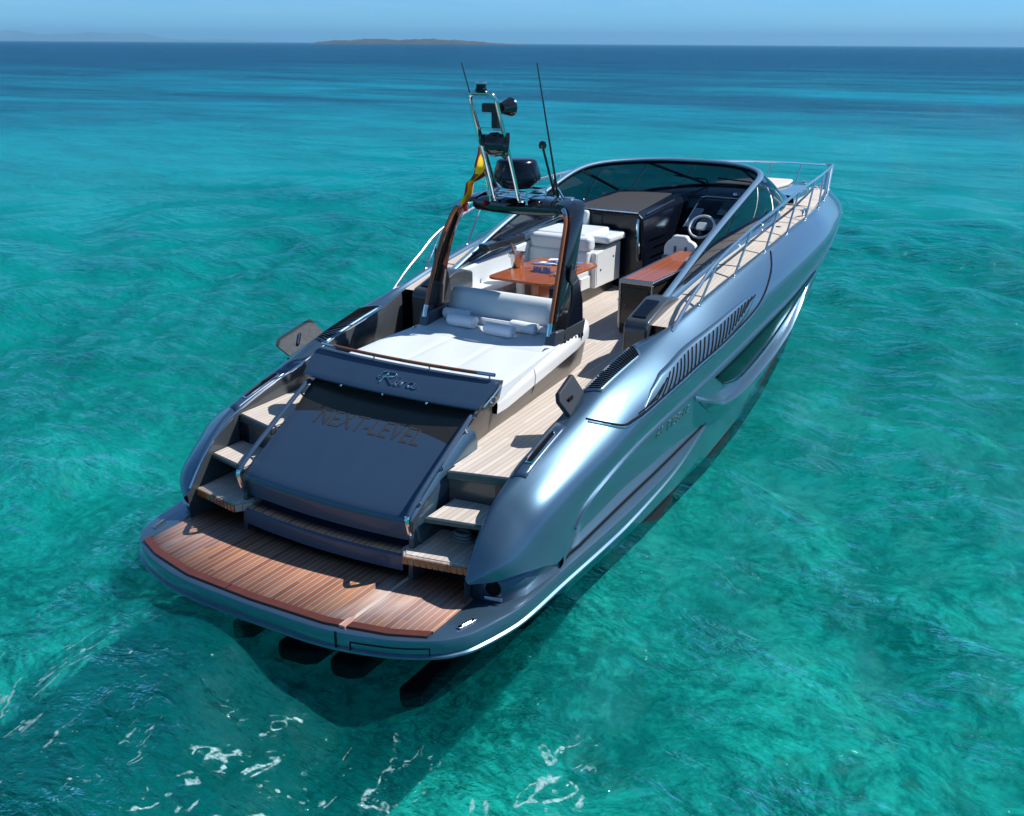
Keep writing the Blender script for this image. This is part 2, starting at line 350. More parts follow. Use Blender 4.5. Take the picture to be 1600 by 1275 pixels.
# foam: curdled streaks and bubbles in the wash astern
def blob(cx, cy, r0, r1):
    d_ = nd(nt, 'ShaderNodeVectorMath', {0: flat, 1: (cx, cy, 0)}, operation='DISTANCE').outputs['Value']
    return nd(nt, 'ShaderNodeMapRange', {'Value': d_, 'From Min': r0, 'From Max': r1, 'To Min': 1., 'To Max': 0.}).outputs[0]
reg = mth(nt, 'MAXIMUM', blob(1.6, -1.7, .5, 2.6), mth(nt, 'MAXIMUM', blob(-1.3, -2.0, .4, 2.2), blob(3.2, -.6, .2, 1.5)))
wsx = nd(nt, 'ShaderNodeMapping', {'Vector': flat, 'Rotation': (0, 0, math.radians(-35)), 'Scale': (1., .55, 1.)}).outputs[0]
f1 = noise(nt, wsx, 1.3, 3, .55, 1.2); f2 = noise(nt, flat, 2.6, 3, .6, .6); f3 = noise(nt, flat, 11., 3, .6, .4)
vein = mth(nt, 'SUBTRACT', 1., mth(nt, 'MULTIPLY', mth(nt, 'ABSOLUTE', mth(nt, 'SUBTRACT', f1, .5)), 24.), clamp=True)
vein = mth(nt, 'MULTIPLY', vein, ramp(nt, f2, [(.40, 0.), (.52, 1.)]))
vo = nd(nt, 'ShaderNodeTexVoronoi', {'Vector': flat, 'Scale': 9., 'Randomness': 1.})
dots = mth(nt, 'MULTIPLY', mth(nt, 'LESS_THAN', vo.outputs['Distance'], .22), mth(nt, 'GREATER_THAN', f2, .53))
fo = mth(nt, 'ADD', mth(nt, 'MULTIPLY', vein, mth(nt, 'MULTIPLY_ADD', f3, 1.3, .18)), mth(nt, 'MULTIPLY', dots, mth(nt, 'MULTIPLY', f3, 1.0)))
fo = mth(nt, 'MULTIPLY', ramp(nt, mth(nt, 'MULTIPLY', fo, reg), [(.43, 0.), (.66, .8)]), 1.)
fo = mth(nt, 'MULTIPLY', fo, ramp(nt, noise(nt, flat, 26., 4, .7), [(.36, .15), (.56, 1.)]))
foam = nd(nt, 'ShaderNodeBsdfDiffuse', {'Color': (.36, .54, .54, 1)}).outputs[0]
surf = nd(nt, 'ShaderNodeMixShader', {0: fo, 1: surf, 2: foam}).outputs[0]
nt.links.new(surf, out.inputs[0]); water.data.materials.append(m)

# seabed: pale sand with weed, seen through the clear water round the yacht
n = 170; bx = np.linspace(-60, 50, n); by = np.linspace(-30, 90, n); G = np.zeros((n, n, 3)); BX, BY = np.meshgrid(bx, by); BZ = -3.4 - .02 * np.maximum(0, BY - 20)
for i in range(46):
    th = RNG.uniform(0, 6.28); lam = 10 ** RNG.uniform(.3, 1.0); BZ += .020 * lam ** .8 * np.sin(6.283 / lam * (BX * math.cos(th) + BY * math.sin(th)) + RNG.uniform(0, 6.28)) * .8
G = np.stack([BX, BY, BZ], -1)
m, nt, p = newmat('sand_and_weed'); co = objco(nt)
wv = nd(nt, 'ShaderNodeVectorMath', {0: co, 1: nd(nt, 'ShaderNodeVectorMath', {0: nd(nt, 'ShaderNodeTexNoise', {'Vector': co, 'Scale': .8, 'Detail': 3.}).outputs[1], 1: (.9, .9, 0)}, operation='MULTIPLY').outputs[0]}, operation='ADD').outputs[0]
a = ramp(nt, noise(nt, wv, .36, 6, .66, .35), [(.40, 0.), (.60, 1.)])
b = noise(nt, wv, 3.4, 6, .74, .35)
c = mixc(nt, a, (.07, .10, .07), (.90, .88, .70)); c = mixc(nt, ramp(nt, b, [(.46, .0), (.62, .8)]), c, (.98, .98, .84))  # fine pale flecks over sand and weed also paint in caustic light
c = mixc(nt, ramp(nt, b, [(.36, .9), (.47, 0.)]), c, (.05, .08, .06))
nt.links.new(c, p.inputs['Base Color']); setp(p, rough=1.); p.inputs['Specular IOR Level'].default_value = 0
seabed = MB().grid(G).build('seabed', m, angle=180); seabed['kind'] = 'structure'

# the body of the water round the yacht: it scatters blue-green and swallows red
m = bpy.data.materials.new('water_volume'); m.use_nodes = True; nt = m.node_tree; nt.nodes.clear(); out = nt.nodes.new('ShaderNodeOutputMaterial')
pv = nd(nt, 'ShaderNodeVolumePrincipled', {'Color': (.03, .97, .87, 1), 'Density': .095, 'Anisotropy': .0, 'Absorption Color': (.08, 1., .94, 1)})
nt.links.new(pv.outputs[0], out.inputs['Volume'])
wb = MB().box((-5, 30, -3.6), (109, 119, 6.9)).build('water_body', m, smooth=False); wb['kind'] = 'structure'
# far land
def land(name, cx, cy, half, depth, prof, col, rough_amp, axis):
    """a ridge lying along 'axis' (degrees); prof gives its height along its length"""
    d = Vector((math.cos(axis), math.sin(axis), 0)); q = Vector((-d.y, d.x, 0)); nu, nv = 160, 13; G = np.zeros((nv, nu, 3))
    for j in range(nu):
        u = j / (nu - 1); hgt = (.78 if name == 'mountains' else 1.) * interp(prof, u) * (1 + rough_amp * math.sin(u * 61 + 1.3) * .5 + rough_amp * math.sin(u * 147) * .35 + rough_amp * RNG.normal(0, .25))
        for i in range(nv):
            vv = i / (nv - 1) * 2 - 1; pnt = Vector((cx, cy, 0)) + d * ((u * 2 - 1) * half) + q * (vv * depth * (.6 + .4 * math.sin(u * math.pi)))
            G[i, j] = (pnt.x, pnt.y, hgt * (1 - abs(vv) ** 1.6) * (1 + .06 * math.sin(7 * vv + 30 * u)) - 2)
    m, nt, p = newmat(name + '_ground'); co = objco(nt)
    n_ = noise(nt, co, .006, 6, .65)
    nt.links.new(mixc(nt, ramp(nt, n_, [(.35, 0.), (.65, 1.)]), col[0], col[1]), p.inputs['Base Color']); setp(p, rough=1.)
    o = MB().grid(G).build(name, m, angle=180); o['kind'] = 'structure'; return o
fwd = Vector((-0.470795, 0.814478, 0)).normalized(); rgt = Vector((fwd.y, -fwd.x, 0)); EYE = Vector((6.13, -5.97, 0))
ANG = math.atan2(rgt.y, rgt.x)
p_ = EYE + fwd * 4200 + rgt * (-335)
island = land('island', p_.x, p_.y, 450, 160, [(0, 0.3), (.015, 9), (.1, 15), (.25, 21), (.42, 19.5), (.5, 22), (.58, 21.5), (.7, 14), (.85, 6), (.95, 2), (1, .5)], ((.028, .030, .034), (.070, .064, .060)), .10, ANG)
p_ = EYE + fwd * 21000 + rgt * (-8300)
mts = land('mountains', p_.x, p_.y, 3700, 2200, [(0, 120), (.05, 210), (.1, 170), (.17, 150), (.24, 215), (.32, 205), (.38, 150), (.45, 175), (.55, 205), (.62, 190), (.7, 80), (.76, 45), (.85, 62), (.93, 40), (1, 8)], ((.06, .07, .07), (.14, .14, .14)), .12, ANG)
mts.name = 'mountains'

# air between the eye and the far land
m = bpy.data.materials.new('sea_air'); m.use_nodes = True; nt = m.node_tree; nt.nodes.clear()
out = nt.nodes.new('ShaderNodeOutputMaterial')
pv = nd(nt, 'ShaderNodeVolumePrincipled', {'Color': (.28, .64, .92, 1), 'Density': 8e-5, 'Anisotropy': 0.})
nt.links.new(pv.outputs[0], out.inputs['Volume'])
haze = MB().box((-2000, 2000, 147), (56000, 56000, 308)).build('haze', m, smooth=False); haze['kind'] = 'stuff'
haze['label'] = 'thin bluish sea air that pales the far coast'
# ================================================================ THE YACHT (x to starboard, y to the bow, z up, water at 0)
Y = empty('motor_yacht'); tag(Y, 'metallic blue grey open motor yacht with swim platform, black arch and wraparound windscreen', 'yacht')
HB = [(0, 1.5), (1.1, 1.45), (2, 1.7), (3, 1.86), (4, 1.96), (4.87, 2.02), (5.7, 2.07), (7.3, 2.13), (8.55, 2.14), (9.8, 2.08), (11.3, 1.97), (12.6, 1.77), (13.9, 1.52), (15.5, 1.2), (17, .87), (18.8, .46), (20.3, .02)]
ZD = [(4.2, 2.12), (4.87, 2.2), (5.7, 2.33), (6.84, 2.48), (8.07, 2.6), (9.24, 2.67), (10.6, 2.7), (12.2, 2.66), (14.25, 2.55), (16, 2.44), (17.5, 2.30), (19, 2.13), (20.3, 1.95)]
HBs = cr([(b, a) for a, b in HB], 200)[:, ::-1]; ZDs = cr([(b, a) for a, b in ZD], 200)[:, ::-1]
hb = lambda y: float(np.interp(y, HBs[:, 0], HBs[:, 1])); zd = lambda y: float(np.interp(y, ZDs[:, 0], ZDs[:, 1]))
deck = lambda y: 1.44 + .03 * y
W2 = [(4.3, 2.32), (6, 2.36), (8.5, 2.385), (9.8, 2.35), (11.3, 2.24), (12.6, 2.05), (13.9, 1.82), (15.5, 1.47), (17, 1.08), (18.8, .58), (20.25, .03)]
ZC = [(4.3, 1.45), (5.2, 1.53), (7.6, 1.78), (10.1, 2.03), (12.1, 2.16), (14, 2.17), (16, 2.08), (18, 1.92), (20.2, 1.70)]

def mirror(G): G = np.array(G, float); G[..., 0] *= -1; return G
# --- upper shell: rolled shoulder from the inner deck edge down to the crease
ST = [[(1.755, .78, .825), (1.768, .768, .82), (1.79, .765, .80), (1.80, .78, .785)],
      [(1.745, .90, 1.00), (1.79, .89, .995), (1.93, .86, .90), (1.98, .92, .795)],
      [(1.74, 1.05, 1.18), (1.80, 1.03, 1.175), (2.03, 1.0, 1.01), (2.13, 1.10, .83)],
      [(1.74, 1.30, 1.385), (1.825, 1.28, 1.38), (2.11, 1.26, 1.15), (2.22, 1.38, .80)],
      [(1.74, 1.60, 1.525), (1.87, 1.58, 1.52), (2.19, 1.57, 1.28), (2.25, 1.72, .74)],
      [(1.73, 2.10, 1.675), (1.92, 2.1, 1.665), (2.23, 2.1, 1.42), (2.25, 2.14, 1.06)],
      [(1.72, 2.65, 1.795), (1.95, 2.7, 1.81), (2.27, 2.7, 1.53), (2.275, 2.8, 1.25)],
      [(1.72, 3.2, 1.95), (1.975, 3.3, 1.97), (2.31, 3.35, 1.67), (2.29, 3.5, 1.36)],
      [(1.74, 4.2, 2.115), (2.0, 4.2, 2.125), (2.36, 4.2, 1.81), (2.32, 4.3, 1.45)]]
for y in (5., 6., 7.3, 8.6, 9.8, 11.3, 12.6, 13.9, 15.5, 17, 18.4, 19.4, 20.05, 20.3):
    h = hb(y); z = zd(y); c = interp(W2, y); zc = interp(ZC, y); k = min(1, max(0, (20.3 - y) / 3))
    ST.append([(max(h - .13, .004), y, z - .015), (h, y, z + .012), ((max(h, c) + .025 * k) if y < 20 else h + .02, y, z * .52 + zc * .48), (c, y, zc)])
SH = cr(np.array(ST), 190); SH = np.stack([cr(r, 22) for r in SH]); SH[..., 0] = np.maximum(SH[..., 0], .003)
hull = MB(); hull.grid(SH); hull.grid(mirror(SH), flip=True)
# --- lower hull: from the crease to the waterline, chine and keel
WL = [(1.72, 1.86), (2.19, 2.04), (4, 2.06), (6.4, 2.02), (8.2, 1.90), (10.1, 1.69), (12.4, 1.36), (14.6, .98), (16.8, .55), (18.6, .16), (19.2, .02)]
LO = []
for s in SH[np.searchsorted(SH[:, -1, 1], 1.72):]:
    x, y, z = s[-1]
    yw = y - max(0, (y - 8)) * .10 * max(0, y - 8) / 12.3
    wv = interp(WL, yw); k = max(0., (y - 9) / 11.3)
    LO.append([(x, y, z), (x * .97 + wv * .03, y, z - .10), (x * .55 + wv * .45 + .02, y * .6 + yw * .4, z * .52 + .05), (wv + .03 * (1 - k), yw, .16), (wv, yw, 0), (wv * .93, yw, -.22), (0.002, yw, -.42 - .1 * k)])
LH = np.stack([cr(r, 26) for r in np.array(LO)]); LH[..., 0] = np.maximum(LH[..., 0], .002)
kw = 15; hull.grid(LH[:, :kw]); hull.grid(mirror(LH[:, :kw]), flip=True)
hull_o = hull.build('hull', 'paint', Y, angle=42)
MB().grid(LH[:, kw - 1:]).grid(mirror(LH[:, kw - 1:]), flip=True).build('hull_bottom', 'antifoul', hull_o)
BV = BVHTree.FromPolygons([tuple(v) for v in SH.reshape(-1, 3)] + [tuple(v) for v in LH.reshape(-1, 3)],
    [(i * 22 + j, i * 22 + j + 1, (i + 1) * 22 + j + 1, (i + 1) * 22 + j) for i in range(SH.shape[0] - 1) for j in range(21)] +
    [(SH.shape[0] * 22 + i * 26 + j, SH.shape[0] * 22 + i * 26 + j + 1, SH.shape[0] * 22 + (i + 1) * 26 + j + 1, SH.shape[0] * 22 + (i + 1) * 26 + j) for i in range(LH.shape[0] - 1) for j in range(25)])
def side(y, z, eps=.004):                                            # point on the starboard topside at (y, z)
    h = BV.ray_cast(Vector((6, y, z)), Vector((-1, 0, 0)))
    if h[0] is None: return Vector((2.2, y, z))
    n = h[1] if h[1].x > 0 else -h[1]
    return h[0] + n * eps
def top(x, y, eps=.004):                                             # point on the starboard shoulder seen from above
    h = BV.ray_cast(Vector((x, y, 8)), Vector((0, 0, -1)))
    if h[0] is None: return Vector((x, y, 2.0))
    n = h[1] if h[1].z > 0 else -h[1]
    return h[0] + n * eps
def both(fn, *a):                                                    # the same detail on the two sides
    for s in (1, -1): fn(s, *a)
def sgn(s, P): P = np.array(P, float); P[..., 0] *= s; return P
# underwater gear: dark running gear that shows through the water astern
for x0, x1, y0 in ((-.76, -.52, .30), (-.12, .36, .26), (.5, .88, .30), (1.36, 1.60, .24)):
    MB().prism([(x0, y0 + .02, -.30), (x0 + .1, y0 - .06, -.30), (x1 - .12, y0 - .03, -.30), (x1, y0 + .05, -.30), (x1, 1.3, -.30), (x0, 1.3, -.30)], (0, 0, .16)).build('trim_tab', 'antifoul', hull_o, .05, 3)
sec_ = [tuple(p + np.array([0, .01, 0])) for p in LH[0]]; k_ = len(sec_)
MB().add(sec_ + [(-x, y, z) for x, y, z in sec_], [(i, i + 1, k_ + i + 1, k_ + i) for i in range(k_ - 1)]).build('transom_bottom', 'antifoul', hull_o)
# --- crease strip and panel joints on the topsides
def strip(s, name, yz, r, mat, eps=.003):
    pts = [side(y, z, eps) for y, z in cr(yz, 60)]
    MB().tube([(s * p.x, p.y, p.z) for p in pts], r, 6).build(name, mat, hull_o)
def crease(s):
    pts = [v[-1] + np.array([.006, 0, 0]) for v in SH[40:-2:2]]
    MB().tube([(s * p[0], p[1], p[2]) for p in pts], .017, 6).build('crease_moulding', 'paint', hull_o)
both(crease)
PJ = [(2.70, 1.775), (2.81, 1.73), (3.03, 1.65), (3.21, 1.655), (3.48, 1.68), (4.26, 1.785), (5.46, 1.88), (6.61, 2.02), (7.16, 2.14), (7.78, 2.37), (8.09, 2.53), (8.2, 2.59)]
both(strip, 'panel_joint', PJ, .011, 'chrome', .004)
PJ2 = [(a + .012, b + .022) for a, b in PJ]
both(strip, 'shadow_gap', PJ2, .012, 'gap', .002)

# --- engine-room vents let into the shoulder
VT = lin([(3.46, 1.725), (3.74, 1.85), (4.05, 1.945), (4.61, 2.025), (5.36, 2.10), (6.15, 2.19), (6.72, 2.245), (6.98, 2.245)], 60); VB = lin([(3.44, 1.695), (3.62, 1.715), (3.92, 1.745), (4.64, 1.80), (5.46, 1.865), (6.13, 1.99), (6.66, 2.12), (6.98, 2.225)], 60)
def vents(s):
    mb = MB(); G = [[sgn(s, side(a[0] * (1 - t) + b[0] * t, a[1] * (1 - t) + b[1] * t, .002)) for t in np.linspace(-.08, 1.08, 6)] for a, b in zip(VT, VB)]
    g = mb.grid(G).build('vent_grille', 'paint', hull_o, solid=.005)
    sl = MB()
    for k in range(28):
        u = .03 + .94 * k / 27; a = np.array([np.interp(u * 59, range(60), VT[:, q]) for q in (0, 1)]); b = np.array([np.interp(u * 59, range(60), VB[:, q]) for q in (0, 1)]); sk = .46 * (1 - .3 * u)
        pts = []
        for t in np.linspace(.06, .94, 6):
            yy = a[0] * (1 - t) + b[0] * t + sk * (.5 - t); zz = a[1] * (1 - t) + b[1] * t
            pts.append(sgn(s, side(yy, zz, .010)))
        sl.tube(pts, .0078, 6)
    sl.build('louvre_slots', 'gap', g)
both(vents)
# --- dark hull window in its scooped recess, with the bright lip under it
WT = cr([(5.6, 1.49), (6.5, 1.57), (7.6, 1.69), (8.6, 1.79), (9.5, 1.89), (10.4, 1.97)], 40)
WB = cr([(6.05, 1.27), (6.9, 1.13), (7.8, 1.22), (8.7, 1.44), (9.6, 1.74), (10.4, 1.95)], 40)
def hullwin(s):
    G = [[sgn(s, side(a[0] * (1 - t) + b[0] * t, a[1] * (1 - t) + b[1] * t, .006)) for t in np.linspace(0, 1, 8)] for a, b in zip(WT, WB)]
    wn_ = MB().grid(G).build('hull_window', 'glass_dark', hull_o, solid=.004)
    MB().tube([sgn(s, side(y, z - .015, .012)) for y, z in WB], .014, 6).build('window_frame', 'chrome', wn_)
    L0 = cr([(4.95, 1.43), (5.5, 1.17), (5.98, .98), (6.6, .90), (7.2, .89), (8.0, .97), (8.8, 1.13), (9.5, 1.42), (10.3, 1.84)], 44)
    wd = [.01, .09, .11, .10, .09, .075, .06, .03]
    rows = []
    for i, (y, z) in enumerate(L0):
        wdt = np.interp(i / 43 * 7, range(8), wd); b_ = side(y, z + wdt, .0); c_ = side(y, z - wdt * .7, .0)
        kk = min(1, i / 4, (43 - i) / 8) * .11 + .012; rows.append([sgn(s, b_), sgn(s, b_ + Vector((kk * .6, 0, -.012))), sgn(s, b_ + Vector((kk, 0, -.035))), sgn(s, b_ + Vector((kk, 0, -.065))), sgn(s, c_ + Vector((.01, 0, -.01)))])
    MB().grid(rows).build('window_sill', 'paint', wn_)
    sc = [(5.55, 1.30), (5.62, 1.10), (5.8, .95), (6.1, .90)]
both(hullwin)
# --- lettering on the topsides
def badge(s):
    a = side(3.86, 1.25, .0); b = side(4.9, 1.265, .0)
    xd = (b - a) if s > 0 else Vector((-(b - a).x, (b - a).y, (b - a).z)) * -1
    o0 = a if s > 0 else Vector((-b.x, b.y, b.z))
    def sf(q):
        h = side(q.y, q.z, .002); return Vector((s * h.x, h.y, h.z))
    wd_ = xd.normalized(); first, second = ((o0, .17), (o0 + wd_ * .30, .66))
    text('lettering', '66', .165, first[0], xd, Vector((0, 0, 1)), 'steel', hull_o, .003, 0, 1.0, sf, first[1]); text('lettering', 'RIBELLE', .165, second[0], xd, Vector((0, 0, 1)), 'steel', hull_o, .003, 0, 1.0, sf, second[1])
both(badge)

# --- cleat recess and air intake set into the top of the shoulder
def recess(s):
    q = [(1.765, 1.58), (1.895, 1.63), (1.885, 2.45), (1.745, 2.52)]
    def lid(u, v): a = np.array(q[0]) * (1 - u) + np.array(q[3]) * u; b = np.array(q[1]) * (1 - u) + np.array(q[2]) * u; return a * (1 - v) + b * v
    G = [[sgn(s, top(*lid(u, v), .006)) for v in np.linspace(0, 1, 5)] for u in np.linspace(0, 1, 12)]
    o = MB().grid(G).build('fairlead_plate', 'paint_dark', hull_o, solid=.006)
    G = [[sgn(s, top(*lid(u, v), .012)) for v in np.linspace(.24, .74, 4)] for u in np.linspace(.22, .80, 10)]
    MB().grid(G).build('fairlead_recess', 'gap', o)
    ring = [top(*lid(u, v), .016) for u, v in [(.22, .3), (.22, .5), (.22, .7), (.35, .75), (.6, .76), (.78, .74), (.82, .6), (.82, .38), (.78, .25), (.5, .23), (.3, .24)]]
    MB().tube([sgn(s, p) for p in ring], .009, 6, closed=True).build('steel_rim', 'chrome', o)
both(recess)
def intake(s):
    q = [(1.735, 3.08), (1.94, 3.14), (1.99, 4.05), (1.76, 4.38)]
    def lid(u, v): a = np.array(q[0]) * (1 - u) + np.array(q[3]) * u; b = np.array(q[1]) * (1 - u) + np.array(q[2]) * u; return a * (1 - v) + b * v
    G = [[sgn(s, top(*lid(u, v), .007)) for v in np.linspace(0, 1, 5)] for u in np.linspace(0, 1, 14)]
    o = MB().grid(G).build('air_intake', 'paint', hull_o, solid=.007)
    sl = MB()
    for k in range(24):
        u = .06 + .88 * k / 23; sl.tube([sgn(s, top(*lid(u, v), .008)) for v in (.14, .36, .6, .86)], .0125, 6)
    sl.build('intake_slots', 'gap', o)
both(intake)
def flap(s):                                                         # hinged mooring cover standing open on the shoulder
    b0 = np.array([1.80, 2.62, 1.80]); b1 = np.array([1.78, 3.0, 1.93]); up = np.array([-.13, -.06, .22]) if s > 0 else np.array([.15, -.06, .17])
    if s < 0: b0 = np.array([1.86, 2.62, 1.86]); b1 = np.array([1.84, 3.25, 2.0])
    P = [b0, b0 + up * .75 + (b1 - b0) * -.05, b0 + up + (b1 - b0) * .12, b1 + up * 1.0, b1 + up * .1]
    o = MB().prism([sgn(s, p) for p in P], sgn(s, (.055, 0, .02))).build('mooring_cover', 'cover', hull_o, .018, 3)
    if s < 0: MB().tube([sgn(s, b0 + up * t + (b1 - b0) * u + np.array([-.015, 0, .012])) for t, u in ((.35, .32), (.75, .52))], .018, 8).build('cover_handle', 'chrome', o)
    else: MB().box(sgn(s, b0 + up * .45 + (b1 - b0) * .35 + np.array([.06, 0, .03])), (.008, .10, .05)).build('cover_vent', 'gap', o, .004)
both(flap)

# ---------------------------------------------------------------- swim platform
rim = [(0, -.20), (.85, -.17), (1.44, -.03), (1.8, .15), (1.97, .31), (2.08, .52), (2.20, 1.05), (2.245, 1.8), (2.30, 2.7), (2.33, 3.6), (2.32, 4.6), (2.22, 5.8)]
RM = cr(rim, 70); RM = np.concatenate([RM[::-1] * np.array([-1, 1]), RM[1:]])
def ztop(y): return .55 + max(0, y - 1.0) * .055
prof = [(-.34, .0), (-.035, .0), (-.008, -.010), (.0, -.035), (.0, -.13), (-.01, -.150), (.012, -.165), (.012, -.185), (-.05, -.21), (-.45, -.22)]
rows = []
for i, (x, y) in enumerate(RM):
    t = RM[min(i + 1, len(RM) - 1)] - RM[max(i - 1, 0)]; t /= np.linalg.norm(t); nrm = np.array([t[1], -t[0]])
    k = 1 - .75 * max(0, (y - 3.0) / 2.7)
    rows.append([(x + nrm[0] * d * (k if d < 0 else 1), y + nrm[1] * d * (k if d < 0 else 1), ztop(y) + dz * k) for d, dz in prof])
mbp = MB().grid(rows)
plat = mbp.build('swim_platform', 'paint', Y, angle=50)
PT = [(x * .93, y + .16 if abs(x) < 1.9 else y, .548) for x, y in RM if y < 1.2]
fill = MB(); n = len(PT); fill.add(PT + [(p[0], 1.25, .548) for p in PT], [(i, i + 1, n + i + 1, n + i) for i in range(n - 1)]); fill.build('platform_deck', 'paint', plat)
UD = [(x * .98, y + .03, .34) for x, y in RM if y < 1.6]; n = len(UD)
fill = MB(); fill.add(UD + [(p[0], 1.75, .30) for p in UD], [(i, i + 1, n + i + 1, n + i) for i in range(n - 1)]); fill.build('platform_underside', 'antifoul', plat)
# teak on the platform, its dark edge board, and the joints
TX = 1.76; te = lambda x: float(np.interp(abs(x), [0, .85, 1.44, TX], [-.135, -.105, .03, .17]))
xs = np.linspace(-TX, TX, 61)
td = MB(); td.add([(x, te(x) + .085, .558) for x in xs] + [(x, 1.12, .558) for x in xs], [(i, i + 1, 61 + i + 1, 61 + i) for i in range(60)])
td.build('teak_deck', 'teak_red', plat, solid=.01)
for a, b in ((-TX, -.33), (-.32, .985), (1.06, TX)):
    xs_ = np.linspace(a, b, 24); mb = MB()
    mb.grid([[(x, te(x) - .004, .545), (x, te(x) - .002, .572), (x, te(x) + .083, .574), (x, te(x) + .085, .55)] for x in xs_]); mb.build('teak_edge_board', 'teak_edge', plat, angle=30)
MB().box((1.02, .52, .561), (.036, 1.1, .012)).build('teak_king_plank', 'teak', plat, .003)
MB().prism([(.985, te(1) - .01, .5), (1.055, te(1) - .01, .5), (1.055, te(1) + .1, .5), (1.02, te(1) + .2, .5), (.985, te(1) + .1, .5)], (0, 0, .076)).build('teak_wedge', 'teak_red', plat, .004)
for x0, x1, zz in ((1.135, 1.145, (.365, .47)), (1.135, 1.80, (.462, .472)), (1.79, 1.80, (.40, .472))):
    xs_ = np.linspace(x0, x1, 12); mb = MB(); bb = lambda x: float(np.interp(x, RM[69:, 0], RM[69:, 1]))
    mb.grid([[(x, bb(x) - .004, zz[0]), (x, bb(x) - .004, zz[1])] for x in xs_]); mb.build('ladder_hatch_joint', 'gap', plat, solid=.004)
MB().grid([[(x, float(np.interp(x, RM[69:, 0], RM[69:, 1])) - .005, z) for z in (.36, .55)] for x in (.995, 1.012)]).build('platform_joint', 'gap', plat, solid=.004)
def groove(s):
    pts = [side(y, ztop(y) + .018, .004) for y in np.linspace(1.95, 5.6, 40)]
    MB().tube([(s * p.x, p.y, p.z) for p in pts], .013, 6).build('ledge_groove', 'gap', plat)
both(groove)
def popcleat(s):
    cl = MB().box((s * 1.93, .52, .562), (.045, .20, .014), Matrix.Rotation(-s * .25, 3, 'Z')).build('pop_up_cleat', 'chrome', plat, .006)
    MB().box((s * 1.93, .52, .572), (.02, .12, .012), Matrix.Rotation(-s * .25, 3, 'Z')).build('cleat_horn', 'steel', cl, .004)
both(popcleat)

# ---------------------------------------------------------------- quarters: dark inner faces and the lights under the shoulders
def quarter(s):
    o = MB().grid([[sgn(s, (x, y, z)) for x, y, z in ((1.74, .92, .55), (1.74, .92, .80))], [sgn(s, p) for p in ((2.0, .98, .55), (2.0, .98, .82))], [sgn(s, p) for p in ((2.13, 1.22, .55), (2.14, 1.22, .85))], [sgn(s, p) for p in ((2.2, 1.75, .57), (2.22, 1.75, .85))]]).build('quarter_base', 'paint_dark', Y, solid=.02)
    MB().lathe([(0, .0), (.055, .0), (.06, .012), (.075, .012), (.075, 0)], sgn(s, (1.95, .948, .71)), 20, sgn(s, (.25, -1, 0))).build('exhaust_port', 'gap', o)
    MB().box(sgn(s, (1.95, .94, .605)), (.17, .012, .035), Matrix.Rotation(s * .24, 3, 'Z')).build('step_light', 'chrome', o, .004)
    G = []
    for r in SH[:int(np.searchsorted(SH[:, 0, 1], 4.95))]:
        x, y, z = r[0]; zb = .55 if y < 1.55 else deck(y) - .01
        G.append([sgn(s, (x + .002, y, z + .0)), sgn(s, (x - .012, y + .0, z - .02)), sgn(s, (x - .015, y, (z + zb) / 2)), sgn(s, (x - .015, y, zb))])
    MB().grid(G).build('bulwark_lining', 'slate', Y)
    tr = [r[0] + np.array([-.004, 0, .006]) for r in SH[3:int(np.searchsorted(SH[:, 0, 1], 4.4)):2]]
    if s < 0: MB().tube([sgn(s, p) for p in tr], .013, 6).build('bulwark_cap', 'chrome', Y)
both(quarter)

# ---------------------------------------------------------------- stern steps
def steps(s):
    def slab(name, pts, z1, th, tread_in, matb='slate', teakm='teak'):
        o = MB().prism([sgn(s, (x, y, z1 - th)) for x, y in pts], (0, 0, th)).build(name, matb, Y, .02, 3)
        cx = sum(p[0] for p in pts) / len(pts); cy = sum(p[1] for p in pts) / len(pts)
        tp = [(cx + (x - cx) * tread_in[0], cy + (y - cy) * tread_in[1]) for x, y in pts]
        MB().prism([sgn(s, (x, y, z1 - .002)) for x, y in tp], (0, 0, .010)).build('teak_tread', teakm, o, .003)
        return o
    slab('deck_step', [(1.12, 1.44), (1.735, 1.60), (1.735, 2.2), (1.06, 2.2)], deck(1.6) + .006, .085, (.94, .93))
    slab('middle_step', [(1.14, 1.02), (1.735, 1.15), (1.735, 1.62), (1.14, 1.55)], 1.18, .05, (.93, .88))
    lo = [(.95, .93), (1.06, .78), (1.73, .90), (1.73, 1.5), (1.05, 1.45)]
    o = slab('lower_step', lo, .875, .085, (.92, .9), 'teak_grey')
    mb = MB()
    for k in range(11):
        u = (k + .5) / 11; x = 1.06 * (1 - u) + 1.73 * u; y = .78 * (1 - u) + .90 * u
        mb.box(sgn(s, (x, y - .004, .832)), (.052, .012, .074), Matrix.Rotation(s * .177, 3, 'Z'))
    mb.build('edge_slats', 'trim_wood', o, .002)
    # risers
    MB().prism([sgn(s, p) for p in ((1.10, 1.52, .55), (1.75, 1.60, .55), (1.75, 1.60, 1.42), (1.10, 1.52, 1.42))], (0, .05, 0)).build('step_riser', 'slate', Y)
    MB().prism([sgn(s, p) for p in ((1.08, .9, .55), (1.08, 1.55, .55), (1.08, 1.55, 1.46), (1.08, 1.2, 1.30), (1.08, .95, 1.15))], sgn(s, (-.05, 0, 0))).build('step_side', 'slate', Y)
both(steps)
